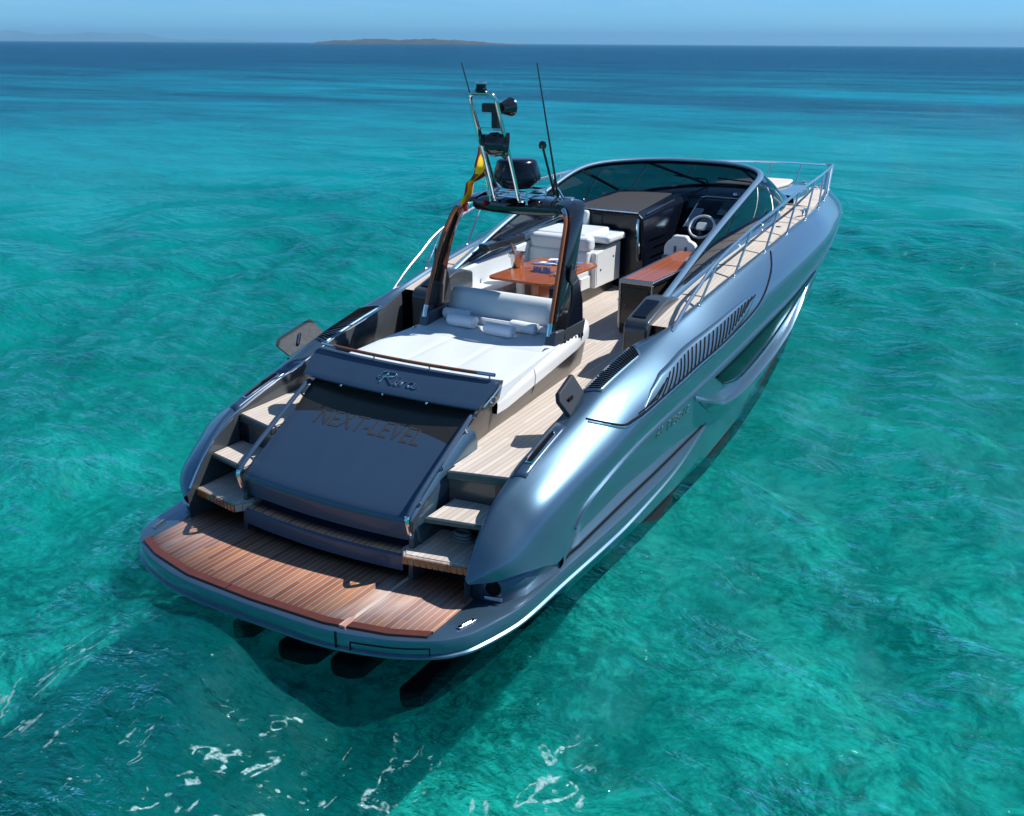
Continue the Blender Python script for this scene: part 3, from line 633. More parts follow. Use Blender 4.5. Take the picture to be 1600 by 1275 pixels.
# curved teak-capped beam across the stern under the big door
xs = np.linspace(-1.0, 1.0, 31); yb = lambda x: .79 + .07 * x * x
bm_ = MB().grid([[(x, yb(x) + .06, .63), (x, yb(x) + .005, .66), (x, yb(x), .81), (x, yb(x) + .02, .83), (x, 1.3, .83)] for x in xs]).build('stern_beam', 'paint_dark', Y, angle=25)
MB().grid([[(x, yb(x) + .022, .836), (x, yb(x) + .14, .838)] for x in xs]).build('teak_cap', 'teak_red', bm_, solid=.008)
MB().prism([(-1.75, 1.58, .5), (1.75, 1.58, .5), (1.75, 1.58, 1.4), (-1.75, 1.58, 1.4)], (0, .1, 0)).build('transom', 'navy_gloss', Y)

# ---------------------------------------------------------------- big sloping stern door
def dy(x): return -.07 * (1 - (x / 1.03) ** 2)
secs = []
for x in np.linspace(-1.04, 1.04, 33):
    d = dy(x); secs.append([(x, 2.30 + d * .2, 1.90), (x, 2.03 + d * .3, 1.80), (x, 1.6 + d * .7, 1.575), (x, 1.15 + d, 1.305), (x, .985 + d, 1.20), (x, .945 + d, 1.14), (x, .955 + d, 1.06), (x, .98 + d, .93), (x, 1.3 + d, .92)])
S_ = np.stack([np.concatenate([lin(np.array(s_)[:4], 8)[:-1], cr(np.array(s_)[3:8], 16), np.array(s_)[8:]]) for s_ in secs])
door = MB().grid(S_).build('stern_door', 'paint_dark', Y, angle=60)
def doorside(s):
    e = [p for p in S_[-1 if s > 0 else 0] if p[1] < 2.08 and p[2] > .93]
    MB().grid([[(p[0], p[1], p[2]), (p[0] + s * .05, p[1] + .05, p[2] - .05), (p[0] + s * .055, p[1] + .10, max(.55, p[2] - .16)), (p[0] + s * .02, p[1] + .12, max(.55, p[2] - .5))] for p in e]).build('door_surround', 'paint', door, angle=50)
    R = [(1.06, 2.06, 1.85), (1.06, 2.0, 1.875), (1.06, 1.85, 1.80), (1.06, 1.5, 1.61), (1.06, 1.12, 1.395), (1.06, .93, 1.27), (1.06, .875, 1.20), (1.06, .89, 1.12), (1.06, .93, 1.0), (1.06, .97, .96)]
    h = MB().tube([sgn(s, p) for p in cr(R, 40)], .026, 10).build('handrail', 'paint_dark', door)
    for y_, z_ in ((1.86, 1.80), (1.42, 1.56), (1.04, 1.335)):
        MB().tube([sgn(s, (1.06, y_, z_)), sgn(s, (1.05, y_ + .06, z_ - .075))], .012, 8).build('rail_bracket', 'chrome', h)
    MB().tube([sgn(s, p) for p in cr(R, 40)[24:34]], .0295, 10).build('rail_end', 'chrome', h)
both(doorside)
pn = Vector((0, 1.6 - 1.15, 1.575 - 1.305)).normalized()
BVD = BVHTree.FromPolygons([tuple(v.co) for v in door.data.vertices], [tuple(q_.vertices) for q_ in door.data.polygons])
def onpanel(q):
    h_ = BVD.ray_cast(Vector((q.x, q.y, 5)), Vector((0, 0, -1)))
    return h_[0] + Vector((0, 0, .002))
def onpanel_(q):
    t = (q.y - 1.15) / .45; d = dy(q.x); yy = q.y; zz = 1.305 + (yy - (1.15 + d)) / (2.03 + d * .3 - 1.15 - d) * (1.80 - 1.305)
    return Vector((q.x, yy, zz))
text('lettering', 'NEXT-LEVEL', .34, (-.70, 1.615, 1.6), (1, 0, 0), pn, 'letters', door, .001, .06, 1.0, onpanel, 1.36)

# ---------------------------------------------------------------- spoiler over the door, with its teak rail and script
prf = [(2.06, 1.92), (2.01, 1.935), (2.03, 1.965), (2.20, 2.075), (2.32, 2.150), (2.37, 2.165), (2.42, 2.15), (2.42, 1.95), (2.30, 1.90)]
secs = []
for x in np.linspace(-1.15, 1.15, 31):
    d = -.07 * (1 - (x / 1.15) ** 2); k = 1 + .0 * x; secs.append([(x * (1.02 if p[1] > 2.05 else .98), p[0] + d, p[1]) for p in prf])
spo = MB().grid(np.stack([lin(s_, 26) for s_ in secs])).build('stern_spoiler', 'paint_dark', Y, angle=50)
for s in (1, -1):
    e = secs[-1 if s > 0 else 0]; mb = MB(); mb.add([(p[0] + s * .001, p[1], p[2]) for p in e], [tuple(range(len(e)))]); cp = mb.build('spoiler_end', 'slate', spo, smooth=False, solid=.01)
    MB().tube([(e[0][0] + s * .012, 2.09, 1.955), (e[3][0] + s * .012, 2.25, 2.07), (e[4][0] + s * .012, 2.36, 2.12)], .014, 6).build('end_trim', 'chrome', cp)
    MB().tube([(s * 1.155, 2.26 + .05 * math.cos(a), 1.99 + .03 * math.sin(a)) for a in np.linspace(0, 5.2, 12)], .008, 6).build('end_badge', 'chrome', cp)
yr = lambda x: 2.35 - .07 * (1 - (x / 1.12) ** 2)
tr = MB().tube([(x, yr(x), 2.215) for x in np.linspace(-.93, .93, 24)], .020, 8).build('teak_rail', 'trim_wood', spo)
for s in (1, -1): MB().tube([(s * x, yr(x), 2.215) for x in np.linspace(.93, 1.12, 5)], .021, 8).build('rail_tip', 'chrome', tr)
for x in (-1.06, -.36, .36, 1.06): MB().tube([(x, yr(x) + .01, 2.14), (x, yr(x), 2.21)], .009, 8).build('rail_post', 'chrome', tr)
for x in (-.55, -.0, .55): MB().lathe([(0, .012), (.012, .012), (.014, 0), (0, 0)], (x, 1.955, 1.93), 12, (0, -1, .2)).build('courtesy_light', 'chrome', spo)
sl_ = Vector((0, 2.20 - 2.03, 2.075 - 1.965)).normalized()
def script(P, name):
    mb = MB(); 
    for pl in P:
        pts = [];
        for u, v in cr(pl, max(10, len(pl) * 6)):
            x = -.16 + u * .46 - .0; yy = 2.105 + v * .155 * sl_.y; d = -.07 * (1 - (x / 1.15) ** 2); pts.append((x, yy + d, 1.965 + (yy - 2.03) * .647 + .010))
        mb.tube(pts, .0065, 6)
    return mb.build(name, 'chrome', spo)
script([[(.02, .70), (.10, .95), (.22, 1.0), (.40, .98), (.42, .72), (.28, .55), (.12, .50)], [(.22, .95), (.16, .5), (.12, .0)], [(.06, .62), (.0, .45), (.06, .3)], [(.24, .52), (.34, .25), (.44, .02), (.50, .10), (.56, .45), (.545, .1), (.60, .02), (.66, .45), (.69, .05), (.76, .45), (.80, .46)],
        [(.585, .72), (.60, .74)], [(1.02, .42), (.93, .48), (.87, .28), (.90, .05), (.99, .15), (1.03, .42), (1.0, .1), (1.06, .0), (1.14, .12)]], 'script_logo')
# ---------------------------------------------------------------- decks
ys = np.linspace(1.62, 9.6, 24)
MB().grid([[(x, y, deck(y)) for x in (-1.74, 0, 1.74)] for y in ys]).build('cockpit_deck', 'teak', Y)
def cin(y): return interp([(4.9, 1.66), (8.6, 1.66), (9.8, 1.62), (11., 1.5), (12.3, 1.22), (13.2, .9), (14.2, .6)], y)   # inner edge of the side decks
def sidedeck(s):
    ys = np.linspace(5.0, 13.2, 40)
    o = MB().grid([[sgn(s, (x, y, zd(y) - .012)) for x in (cin(y) - .05, (cin(y) + hb(y) - .12) / 2, hb(y) - .12)] for y in ys]).build('side_deck', 'teak_side', Y)
    for y in (6.05, 7.35, 8.75, 10.3, 12.0):
        MB().grid([[sgn(s, (x, y + dy_, zd(y) - .006)) for x in np.linspace(cin(y) + .02, hb(y) - .13, 4)] for dy_ in (0, .022)]).build('deck_seam', 'gap', o)
    MB().lathe([(0, .006), (.04, .006), (.045, 0)], sgn(s, (hb(9.9) - .3, 9.9, zd(9.9) - .01)), 16).build('filler_cap', 'chrome', o)
    for y_ in (5.25,):                                              # hinged boarding gate plate
        MB().prism([sgn(s, p) for p in ((1.70, 5.02, zd(5) - .01), (1.84, 5.02, zd(5) - .01), (1.84, 5.02, zd(5) - .35), (1.70, 5.02, zd(5) - .35))], (0, .02, 0)).build('deck_end', 'navy_gloss', o)
both(sidedeck)
ys = np.linspace(12.6, 20.2, 50)
fd = MB().grid([[(x * max(.002, hb(y) - .12), y, zd(y) - .012 + .05 * (1 - x * x) * min(1, hb(y))) for x in np.linspace(-1, 1, 13)] for y in ys]).build('foredeck', 'teak_side', Y)
MB().grid([[(x, 16.6 + .02 * k, zd(16.6) + .03) for x in (.35, .6, .82)] for k in (0, 1)]).build('deck_seam', 'gap', fd)
# raised forward coachroof with its sunbathing pad
cr_prof = [(12.7, 1.25), (13.5, 1.08), (14.6, .93), (15.6, .78), (16.3, .58), (16.7, .3), (16.8, .02)]
Gs = []
for y, hw in cr(cr_prof, 30):
    hw = max(hw, .02); z0 = zd(y) - .01; k = min(1., hw / .5) * (1 if y > 13 else 1)
    Gs.append([(x * hw, y, z0 + hgt * k) for x, hgt in ((-1, 0), (-.985, .10), (-.93, .165), (-.6, .18), (0, .19), (.6, .18), (.93, .165), (.985, .10), (1, 0))])
roof = MB().grid(Gs).build('coachroof', 'paint', Y, angle=50)
MB().prism([(x * .62, y, zd(15) + .19 - .055 * (y - 14.6)) for x, y in [(-1, 13.6), (1, 13.6), (.9, 14.8), (.55, 15.9), (-.55, 15.9), (-.9, 14.8)]], (0, 0, .07)).build('sun_cushion', 'cream', roof, .03, 3)
MB().prism([(x, y, zd(16.2) + .18) for x, y in rrect(-.25, .25, 15.85, 16.3, .08)], (0, 0, .04)).build('deck_hatch', 'glass_dark', roof, .01)
# bow gear
def cleat(x, y, rz=0., par=None):
    z = zd(y); R = Matrix.Rotation(rz, 3, 'Z'); mb = MB()
    for k in (-.07, .07):
        c_ = R @ Vector((0, k, 0)); mb.tube([(x + c_.x, y + c_.y, z - .01), (x + c_.x, y + c_.y, z + .09)], .018, 8)
    a = R @ Vector((0, -.17, 0)); b = R @ Vector((0, .17, 0)); mb.tube([(x + a.x, y + a.y, z + .10), (x, y, z + .105), (x + b.x, y + b.y, z + .10)], [.012, .02, .012], 8)
    mb.build('deck_cleat', 'chrome', Y)
cleat(-.5, 17.6, .25); cleat(.5, 17.6, -.25); cleat(1.84, 11.15, -.1); cleat(-1.84, 11.15, .1)
wl = MB().lathe([(0, .16), (.07, .16), (.09, .13), (.06, .08), (.10, .03), (.12, 0)], (.0, 18.2, zd(18.2) + .0), 20).build('anchor_windlass', 'chrome', Y)
MB().box((0, 19.2, zd(19.2) + .03), (.10, 1.5, .05)).build('anchor_roller', 'steel', Y, .01)

# ---------------------------------------------------------------- bow rail
RP = [(2.02, 4.87, 2.2), (2.035, 5.2, 2.40), (2.05, 5.55, 2.57), (2.09, 6.17, 2.83), (2.125, 7.35, 3.06), (2.13, 8.55, 3.19), (2.06, 9.84, 3.265), (1.93, 11.3, 3.27), (1.74, 12.6, 3.22), (1.50, 13.9, 3.14), (1.19, 15.5, 3.02), (.86, 17.05, 2.89), (.48, 18.8, 2.72), (.25, 19.8, 2.61), (.08, 20.42, 2.55)]
RC = cr(RP, 120); full = np.concatenate([RC, mirror(RC)[::-1]])
rail = MB().tube(full, .023, 10).build('bow_rail', 'rail', Y)
def rail_at(y): return Vector((float(np.interp(y, RC[:, 1], RC[:, 0])), y, float(np.interp(y, RC[:, 1], RC[:, 2]))))
for yb_, yt in ((5.67, 6.17), (6.84, 7.35), (8.07, 8.55), (9.24, 9.84), (10.61, 11.3), (12.18, 12.85), (14.0, 14.6), (15.7, 16.2), (17.4, 17.85), (18.9, 19.25)):
    for s in (1, -1):
        b = Vector((hb(yb_) - .03, yb_, zd(yb_))); t = rail_at(yt)
        st = MB().tube([(s * b.x, b.y, b.z), (s * t.x, t.y, t.z)], .016, 8); st.lathe([(0, .0), (.03, .0), (.036, .02), (.03, .035), (.017, .05)], (s * b.x, b.y, b.z - .01), 12); st.build('stanchion', 'rail', rail)
MB().tube([(0, 20.2, zd(20.2)), (0, 20.44, 2.55)], .016, 8).build('stanchion', 'chrome', rail)

# ---------------------------------------------------------------- cockpit coamings, pods and windscreen
def coaming(s):
    ys = np.linspace(5.35, 10.9, 24); G = []
    for y in ys:
        o_ = cin(y); z = zd(y) + .035
        G.append([sgn(s, p) for p in ((o_ + .02, y, z - .06), (o_ - .01, y, z), (o_ - .06, y, z + .02), (o_ - .12, y, z + .018), (o_ - .155, y, z - .03), (o_ - .17, y, z - .2), (o_ - .17, y, deck(y)))])
    MB().grid(G).build('cockpit_coaming', 'paint' , Y, angle=50)
    # lining below the coaming, black upholstery strip with bright beads
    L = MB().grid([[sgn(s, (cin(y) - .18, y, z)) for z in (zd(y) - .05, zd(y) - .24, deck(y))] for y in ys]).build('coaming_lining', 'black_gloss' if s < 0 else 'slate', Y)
    MB().tube([sgn(s, (cin(y) - .135, y, zd(y) + .045)) for y in ys], .010, 6).build('bright_bead', 'chrome', L)
    # pod at the aft end, with a dark instrument panel on its sloping top
    q = [(4.86, 1.5), (4.86, 2.18), (4.92, 2.26), (5.5, 2.42), (5.75, 2.40), (5.95, 2.34), (5.95, 1.55)]
    o = MB().prism([sgn(s, (1.40, y, z)) for y, z in q], sgn(s, (.31, 0, 0))).build('coaming_pod', 'slate', Y, .035, 4)
    sl = Vector((0, .58, .16)).normalized()
    MB().prism([sgn(s, (x, 4.97 + v * sl.y, 2.278 + v * sl.z)) for x, v in rrect(1.455, 1.64, .02, .46, .02)], (0, -.003, .012)).build('control_panel', 'navy_gloss', o, .004)
both(coaming)
TP = [(1.585, 5.50, 2.32), (1.582, 6.3, 2.585), (1.58, 7.11, 2.85), (1.565, 7.9, 3.06), (1.55, 8.68, 3.255), (1.53, 9.25, 3.385), (1.47, 9.72, 3.45), (1.30, 10.15, 3.48), (1.0, 10.55, 3.49), (.55, 10.85, 3.50), (0, 10.95, 3.50)]
BP = [(1.60, 5.56, 2.315), (1.61, 6.4, 2.45), (1.61, 7.2, 2.56), (1.61, 8.0, 2.63), (1.60, 9.0, 2.70), (1.56, 10.2, 2.76), (1.44, 11.3, 2.79), (1.22, 12.2, 2.80), (.90, 12.8, 2.81), (.46, 13.15, 2.82), (0, 13.25, 2.82)]
T_ = cr(TP, 50); B_ = cr(BP, 50); T_ = np.concatenate([T_, mirror(T_)[::-1][1:]]); B_ = np.concatenate([B_, mirror(B_)[::-1][1:]])
ws = MB().grid(np.stack([T_ * (1 - k) + B_ * k + np.array([0, .0, .05 * math.sin(k * math.pi)]) * np.minimum(1, np.abs(T_[:, 1:2] - 5.5)) for k in np.linspace(0, 1, 7)])).build('windscreen', 'glass', Y, angle=70)
def fr_sec(P, w, h):
    rows = []
    for i, p in enumerate(P):
        a = P[max(i - 1, 0)]; b = P[min(i + 1, len(P) - 1)]; t = Vector(b - a).normalized(); u = Vector((0, 0, 1)); sd = t.cross(u).normalized(); u = sd.cross(t)
        rows.append([tuple(Vector(p) + sd * (w * math.cos(q)) + u * (h * math.sin(q))) for q in np.linspace(0, 2 * math.pi, 10)[:-1]])
    return rows
MB().grid(fr_sec(T_, .045, .032), True).build('screen_frame', 'frame', ws)
MB().grid(fr_sec(B_, .035, .03), True).build('screen_base', 'black_gloss', ws)
MB().grid(fr_sec(T_ + np.array([0, .0, -.045]), .022, .03), True).build('screen_seal', 'gap', ws)
for i in (27, 41, 57, 71):
    MB().tube([T_[i] + np.array([0, 0, -.03]), B_[min(98, max(0, i + (2 if i < 49 else -2)))] + np.array([0, 0, .02])], .028, 8).build('screen_mullion', 'black_gloss', ws)
def wiper(x):
    p = np.array([x, 13.05 - .35 * x * x, 2.87]); MB().tube([p, p + np.array([.05, -.25, .10]), p + np.array([-.55, -.38, .15])], .012, 6).build('wiper', 'gap', ws)
wiper(.35); wiper(-.5)
# dashboard shelf below the screen
D2 = [(1.40, 9.2, 2.52), (1.32, 10.0, 2.58), (1.1, 10.7, 2.62), (.6, 11.0, 2.66), (0, 11.1, 2.68)]
D2 = cr(D2, 30); D2 = np.concatenate([D2, mirror(D2)[::-1][1:]]); b0 = B_[30:69]; b0 = np.stack([np.interp(np.linspace(0, 1, 59), np.linspace(0, 1, 39), b0[:, k]) for k in range(3)], 1)
mid = b0 * .45 + D2 * .55 + np.array([0, 0, .08])
dash = MB().grid(np.stack([np.stack([b0[i] + np.array([0, -.04, -.02]), b0[i] * .8 + D2[i] * .2 + np.array([0, 0, .03]), mid[i], D2[i], D2[i] + np.array([0, -.02, -.3]), D2[i] * np.array([1, 1, 0]) + np.array([0, -.1, 1.6])]) for i in range(59)])).build('dashboard', 'navy_gloss', Y, angle=40)
MB().tube([mid[i] + np.array([0, -.25, -.02]) for i in range(4, 55)], .012, 6).build('dash_trim', 'slate', dash)
MB().grid([[(x, 8.9, 1.5), (x, 8.9, 1.5)] for x in (-1.4, 1.4)]).v
bl = MB().box((.35, 10.6, 2.05), (2.2, .9, .8)).build('lower_bulkhead', 'navy_gloss', Y, .02)
# companionway housing, port side of the helm
def dk(y): return deck(min(y, 9.6))
ch = MB().prism([(x, 8.72, z) for x, z in ((-1.42, 1.6), (-1.42, 2.80), (-1.32, 2.88), (-.12, 2.88), (-.03, 2.80), (.06, 1.6))], (0, 2.0, .08)).build('companionway_housing', 'navy_gloss', Y, .03, 4)
MB().prism([(-1.28, 8.78, 2.885), (-.14, 8.78, 2.885), (-.30, 10.6, 2.957), (-1.15, 10.6, 2.957)], (0, 0, .012)).build('anti_slip_pad', 'mat_grey', ch, .004)
MB().tube([(-1.22, 8.74, 2.90), (-.12, 8.74, 2.90)], .022, 8).build('pad_trim', 'steel', ch)
MB().prism([(x, 8.70, z) for x, z in ((-1.36, 2.35), (-1.36, 2.78), (-1.28, 2.83), (-.72, 2.83), (-.70, 2.35))], (0, .05, 0)).build('black_bolster', 'brown_black', ch, .03, 4)
MB().tube([(-.10, 8.70, 2.80), (-.09, 8.68, 2.68), (-.06, 8.68, 2.15)], .028, 8).build('grab_rail', 'chrome', ch)
MB().tube([(-.04, 8.9, 2.86), (-.10, 10.2, 2.92)], .012, 6).build('side_trim', 'steel', ch)
for k in range(5): MB().box((.045, 9.3 + .12 * (k % 2), 1.9 + .15 * k), (.012, .6, .012)).build('side_rib', 'black_gloss', ch)
# helm console with screen, wheel and switch panel
hc = MB().prism([(.16, y, z) for y, z in ((9.95, 1.65), (9.95, 2.50), (10.75, 2.90), (11.1, 2.92), (11.1, 1.65))], (1.16, 0, 0)).build('helm_console', 'navy_gloss', Y, .03, 4)
nv = Vector((0, .80, .40)).normalized(); no = Vector((0, -.447, .894))
def onhelm(x, v, e=.006): return Vector((x, 9.97, 2.51)) + nv * v + no * e
def panel(name, x0, x1, v0, v1, r, mat, th, par):
    P_ = [onhelm(x, v) for x, v in rrect(x0, x1, v0, v1, r)]; return MB().prism(P_, no * th).build(name, mat, par, .004)
panel('display_screen', .60, .95, .42, .80, .02, 'screen', .012, hc); panel('instrument_panel', .40, 1.25, .05, .30, .03, 'slate', .010, hc); panel('switch_panel', .18, .34, .02, .56, .03, 'paint', .014, hc)
MB().tube([(.17, 9.97, 2.52), (.17, 10.75, 2.915), (.24, 10.80, 2.93), (1.2, 10.80, 2.93)], .014, 8).build('console_trim', 'chrome', hc)
MB().lathe([(.0, .09), (.05, .08), (.065, .04), (.05, 0)], (.72, 10.95, 2.93), 18).build('compass', 'chrome', hc)
wc = Vector((.58, 9.72, 2.60)); wa = Vector((0, -.75, .66)).normalized(); wx = Vector((1, 0, 0)); wy = wa.cross(wx) * -1
wy = wx.cross(wa) * -1
ring = [wc + (wx * math.cos(a) + wy * math.sin(a)) * .205 for a in np.linspace(0, 2 * math.pi, 33)[:-1]]
wh = MB().tube(ring, .020, 10, closed=True).build('steering_wheel', 'leather', hc)
MB().prism([wc + wx * x + wy * y for x, y in rrect(-.085, .085, -.075, .07, .04)], wa * .03).build('wheel_hub', 'leather', wh, .012, 3)
for a in (math.radians(195), math.radians(345), math.radians(270)): MB().tube([wc + (wx * math.cos(a) + wy * math.sin(a)) * .06, wc + (wx * math.cos(a) + wy * math.sin(a)) * .20], .016, 8).build('wheel_spoke', 'slate', wh)
MB().tube([wc - wa * .02, wc - wa * .25], .035, 10).build('steering_column', 'black_gloss', wh)
# helm seat, seen from behind
hs = MB().prism([(.70 + (x - .6) * .88, 8.48, z) for x, z in [(.30, 2.30), (.30, 2.47), (.35, 2.55), (.42, 2.585), (.45, 2.65), (.70, 2.65), (.74, 2.585), (.84, 2.55), (.89, 2.47), (.91, 2.30)]], (0, .13, .0)).build('helm_seat', 'leather', Y, .035, 4)
MB().prism([(x, y, 2.22) for x, y in rrect(.43, .97, 8.45, 9.1, .1)], (0, 0, .14)).build('seat_cushion', 'leather', hs, .04, 4)
MB().prism([(x, y, 1.66) for x, y in rrect(.45, .95, 8.44, 9.0, .08)], (0, 0, .56)).build('seat_base', 'black_gloss', hs, .02)
for x in (.62, .79): MB().prism([(x + u, 8.474, 2.36 + v) for u, v in ((-.02, 0), (.02, 0), (.02, .13), (-.02, .13))], (0, .01, 0)).build('seat_strap', 'slate', hs)
MB().box((.70, 8.46, 2.32), (.56, .03, .05)).build('seat_back_trim', 'slate', hs, .01)
# galley unit on the starboard side
gp = [(.64, 6.40), (1.14, 6.40), (1.30, 8.42), (.70, 8.42)]
ga = MB().prism([(x + (.02 if x < 1 else -.02), y + .02, deck(y)) for x, y in gp], (0, 0, .72)).build('galley_unit', 'taupe', Y, .015)
for v in ga.data.vertices:
    pass
wt = MB().prism([(x, y, 2.325 + (y - 6.4) * .034) for x, y in gp], (0, 0, .055)).build('worktop_frame', 'steel', ga, .012, 3)
MB().prism([(x, y, 2.377 + (y - 6.4) * .034) for x, y in ((.69, 6.45), (1.10, 6.45), (1.25, 8.37), (.74, 8.37))], (0, 0, .007)).build('worktop', 'mahogany', ga, .003)
dr = MB().box((.90, 6.412, 1.98), (.34, .014, .58)).build('cabinet_door', 'taupe', ga, .006)
MB().tube([(1.04, 6.400, 2.10), (1.04, 6.385, 2.10)], .018, 10).build('door_latch', 'chrome', dr)
MB().tube([(.745, 6.400, 2.03), (.745, 6.39, 2.03)], .010, 8).build('door_catch', 'chrome', dr)
for x in (.655, 1.125): MB().tube([(x, 6.42, 1.66), (x, 6.42, 2.33)], .020, 8).build('corner_post', 'steel', ga)
MB().box((.9, 7.3, deck(7.3) + .05), (.44, 1.8, .1)).build('galley_plinth', 'black_matt', ga)

# ---------------------------------------------------------------- dinette on its plinth
pl = MB().prism([(x, y, deck(y) - .02) for x, y in ((-1.5, 4.95), (-.62, 4.95), (-.47, 6.0), (-.44, 8.6), (-1.5, 8.6))], (0, 0, .24)).build('dinette_plinth', 'taupe', Y, .015)
def cushion(name, pts, z, th, par, bev=.045, mat='leather', slope=0.):
    return MB().prism([(x, y, z + slope * (y - pts[0][1])) for x, y in pts], (0, 0, th)).build(name, mat, par, bev, 4)
so = MB().prism([(x, y, deck(y) + .2) for x, y in ((-1.5, 4.9), (-.62, 4.9), (-.62, 5.2), (-1.02, 5.3), (-1.02, 7.25), (-.42, 7.4), (-.36, 8.55), (-1.5, 8.55))], (0, 0, .20)).build('dinette_sofa', 'white', Y, .02, 3)
cushion('seat_cushion', [(-1.48, 4.95), (-.66, 4.95), (-.66, 5.28), (-1.0, 5.38), (-1.0, 7.2), (-1.48, 7.2)], 2.02, .10, so, .035)
cushion('seat_cushion', [(-1.48, 7.22), (-.46, 7.22), (-.42, 7.72), (-1.48, 7.72)], 2.04, .12, so, .04)
MB().prism([(-.34, y, z) for y, z in ((7.72, 1.86), (7.72, 2.40), (8.62, 2.46), (8.62, 1.86))], (-1.12, 0, 0)).build('seat_box', 'white', so, .02, 3)
MB().prism([(-1.5, y, z) for y, z in ((5.0, 2.05), (5.0, 2.36), (7.0, 2.47), (7.75, 2.50), (7.75, 2.05))], (.07, 0, 0)).build('side_backrest', 'leather', so, .03, 3)
MB().prism([(x, y, 2.12) for x, y in rrect(-1.44, -.42, 7.56, 7.74, .06)], (0, .04, .32)).build('backrest_cushion', 'leather', so, .05, 4)
MB().prism([(x, y, 2.42) for x, y in rrect(-1.44, -.40, 7.60, 7.86, .09)], (0, 0, .22)).build('bolster_cushion', 'leather', so, .07, 5)
ma = cushion('lounge_mattress', rrect(-1.42, -.52, 7.75, 8.66, .08), 2.52, .14, so, .05)
cushion('lounge_mattress', rrect(-.60, -.26, 8.0, 8.66, .08), 2.50, .11, so, .045)
MB().prism([(x, 8.58, 2.60) for x, z in ((-1.3, 0), (-.92, 0))] + [(-.92, 8.58, 2.88), (-1.3, 8.58, 2.88)], (0, .12, 0)).build('head_cushion', 'leather', so, .05, 4)
for y, z in ((7.9, 2.12), (8.35, 2.26)): MB().tube([(-.345, y, z), (-.332, y, z)], .016, 10).build('box_lock', 'gap', so)
MB().grid([[(-.337, 7.76, z), (-.337, 7.768, z)] for z in (1.9, 2.38)]).build('panel_seam', 'seam', so, solid=.002)
pb = MB().box((-1.40, 6.75, 2.62), (.16, 1.1, .11)).build('port_console', 'black_gloss', Y, .02)
# table
tz = 2.335
tb = MB().prism([(x, y, tz - .035) for x, y in rrect(-1.09, -.10, 5.76, 7.38, .14, 6)], (0, 0, .035)).build('dining_table', 'mahogany', Y, .012, 3)
MB().box((-.55, 6.35, 1.98), (.16, .30, .64)).build('table_leg', 'mahogany', tb, .02)
MB().box((-.72, 6.1, 1.98), (.10, .10, .64)).build('table_leg', 'white', tb, .02)
MB().grid([[(x, 6.55, tz + .001), (x, 6.556, tz + .001)] for x in (-1.08, -.11)]).build('leaf_joint', 'gap', tb, solid=.001)

# ---------------------------------------------------------------- aft sunpad on its console
cs = [(1.72, 1.0, 1.64, 1.04), (1.95, 1.0, 1.80, 1.055), (2.12, .99, 1.90, 1.06), (2.42, .97, 1.90, 1.06), (2.44, .965, 1.745, 1.05), (2.7, .95, 1.75, 1.05), (3.75, .90, 1.85, 1.0), (4.5, .87, 1.92, .96), (4.95, .80, 1.97, .90), (5.04, .70, 1.98, .80)]
Gm = []
for y, xb, zm, xm in lin(cs, 60): Gm.append([(xb, y, deck(y)), (xb + .02, y, deck(y) + .03), (xm - .02, y, zm), (0, y, zm)])
con = MB(); con.grid(Gm); con.grid(mirror(Gm), flip=True)
con.add([Gm[-1][0], Gm[-1][2], tuple(np.array(Gm[-1][2]) * np.array([-1, 1, 1])), tuple(np.array(Gm[-1][0]) * np.array([-1, 1, 1]))], [(0, 1, 2, 3)])
con = con.build('sunpad_console', 'taupe', Y, angle=40)
def wpanel(s):
    W = []
    for y, xb, zm, xm in lin(cs, 60):
        if y < 2.46: continue
        W.append([sgn(s, p) for p in ((xm - .03, y, zm - .015), (xm + .012, y, zm - .005), (xm + .02, y, zm + .09), (xm + .005, y, zm + .175), (xm - .03, y, zm + .19), (xm - .12, y, zm + .185))])
    o = MB().grid(W).build('side_bolster', 'white', con, angle=60)
    y = 3.42; k = [r for r in W if abs(r[0][1] - y) < .12][0]
    MB().tube([p + np.array([s * .006, 0, 0]) for p in k[1:5]], .003, 6).build('bolster_seam', 'seam', o)
    MB().tube([sgn(s, (.915, 3.40, deck(3.4) + .05)), sgn(s, (.935, 3.41, 1.6)), sgn(s, (1.005, 3.42, 1.82))], .004, 6).build('panel_joint', 'gap', con)
both(wpanel)
def pad_w(y): return interp([(2.36, 1.08), (3.0, 1.04), (4.45, .93)], y)
def pad(name, y0, y1, x0, x1, z0, z1, th=.13):
    pts = [(x0 * pad_w(y0), y0), (x1 * pad_w(y0), y0), (x1 * pad_w(y1), y1), (x0 * pad_w(y1), y1)]
    f = lambda y: z0 + (z1 - z0) * (y - y0) / (y1 - y0)
    me_ = MB(); nu, nw = 14, 14; top_ = []
    for j in range(nw):
        v = j / (nw - 1); y = y0 + (y1 - y0) * v; r = []
        for i in range(nu):
            u = i / (nu - 1); x = (x0 + (x1 - x0) * u) * pad_w(y); ed = min(u, 1 - u, v, 1 - v)
            r.append((x, y, f(y) - .009 * max(0, 1 - ed / .06) ** 2 + .004 * math.sin(9 * x + 5 * y)))
        top_.append(r)
    me_.grid(top_)
    ring_ = top_[0] + [r[-1] for r in top_[1:]] + top_[-1][-2::-1] + [r[0] for r in top_[-2:0:-1]]
    lo = [(p[0], p[1], p[2] - th) for p in ring_]; k = len(ring_); me_.add(ring_ + lo, [(i, (i + 1) % k, k + (i + 1) % k, k + i) for i in range(k)])
    return me_.build(name, 'leather', con, angle=70, weld=True)
pad('sunpad_cushion', 2.38, 3.72, -1.0, -.3005, 2.015, 2.075); pad('sunpad_cushion', 2.38, 3.72, -.2995, .2995, 2.015, 2.075); pad('sunpad_cushion', 2.38, 3.72, .3005, 1.0, 2.015, 2.075)
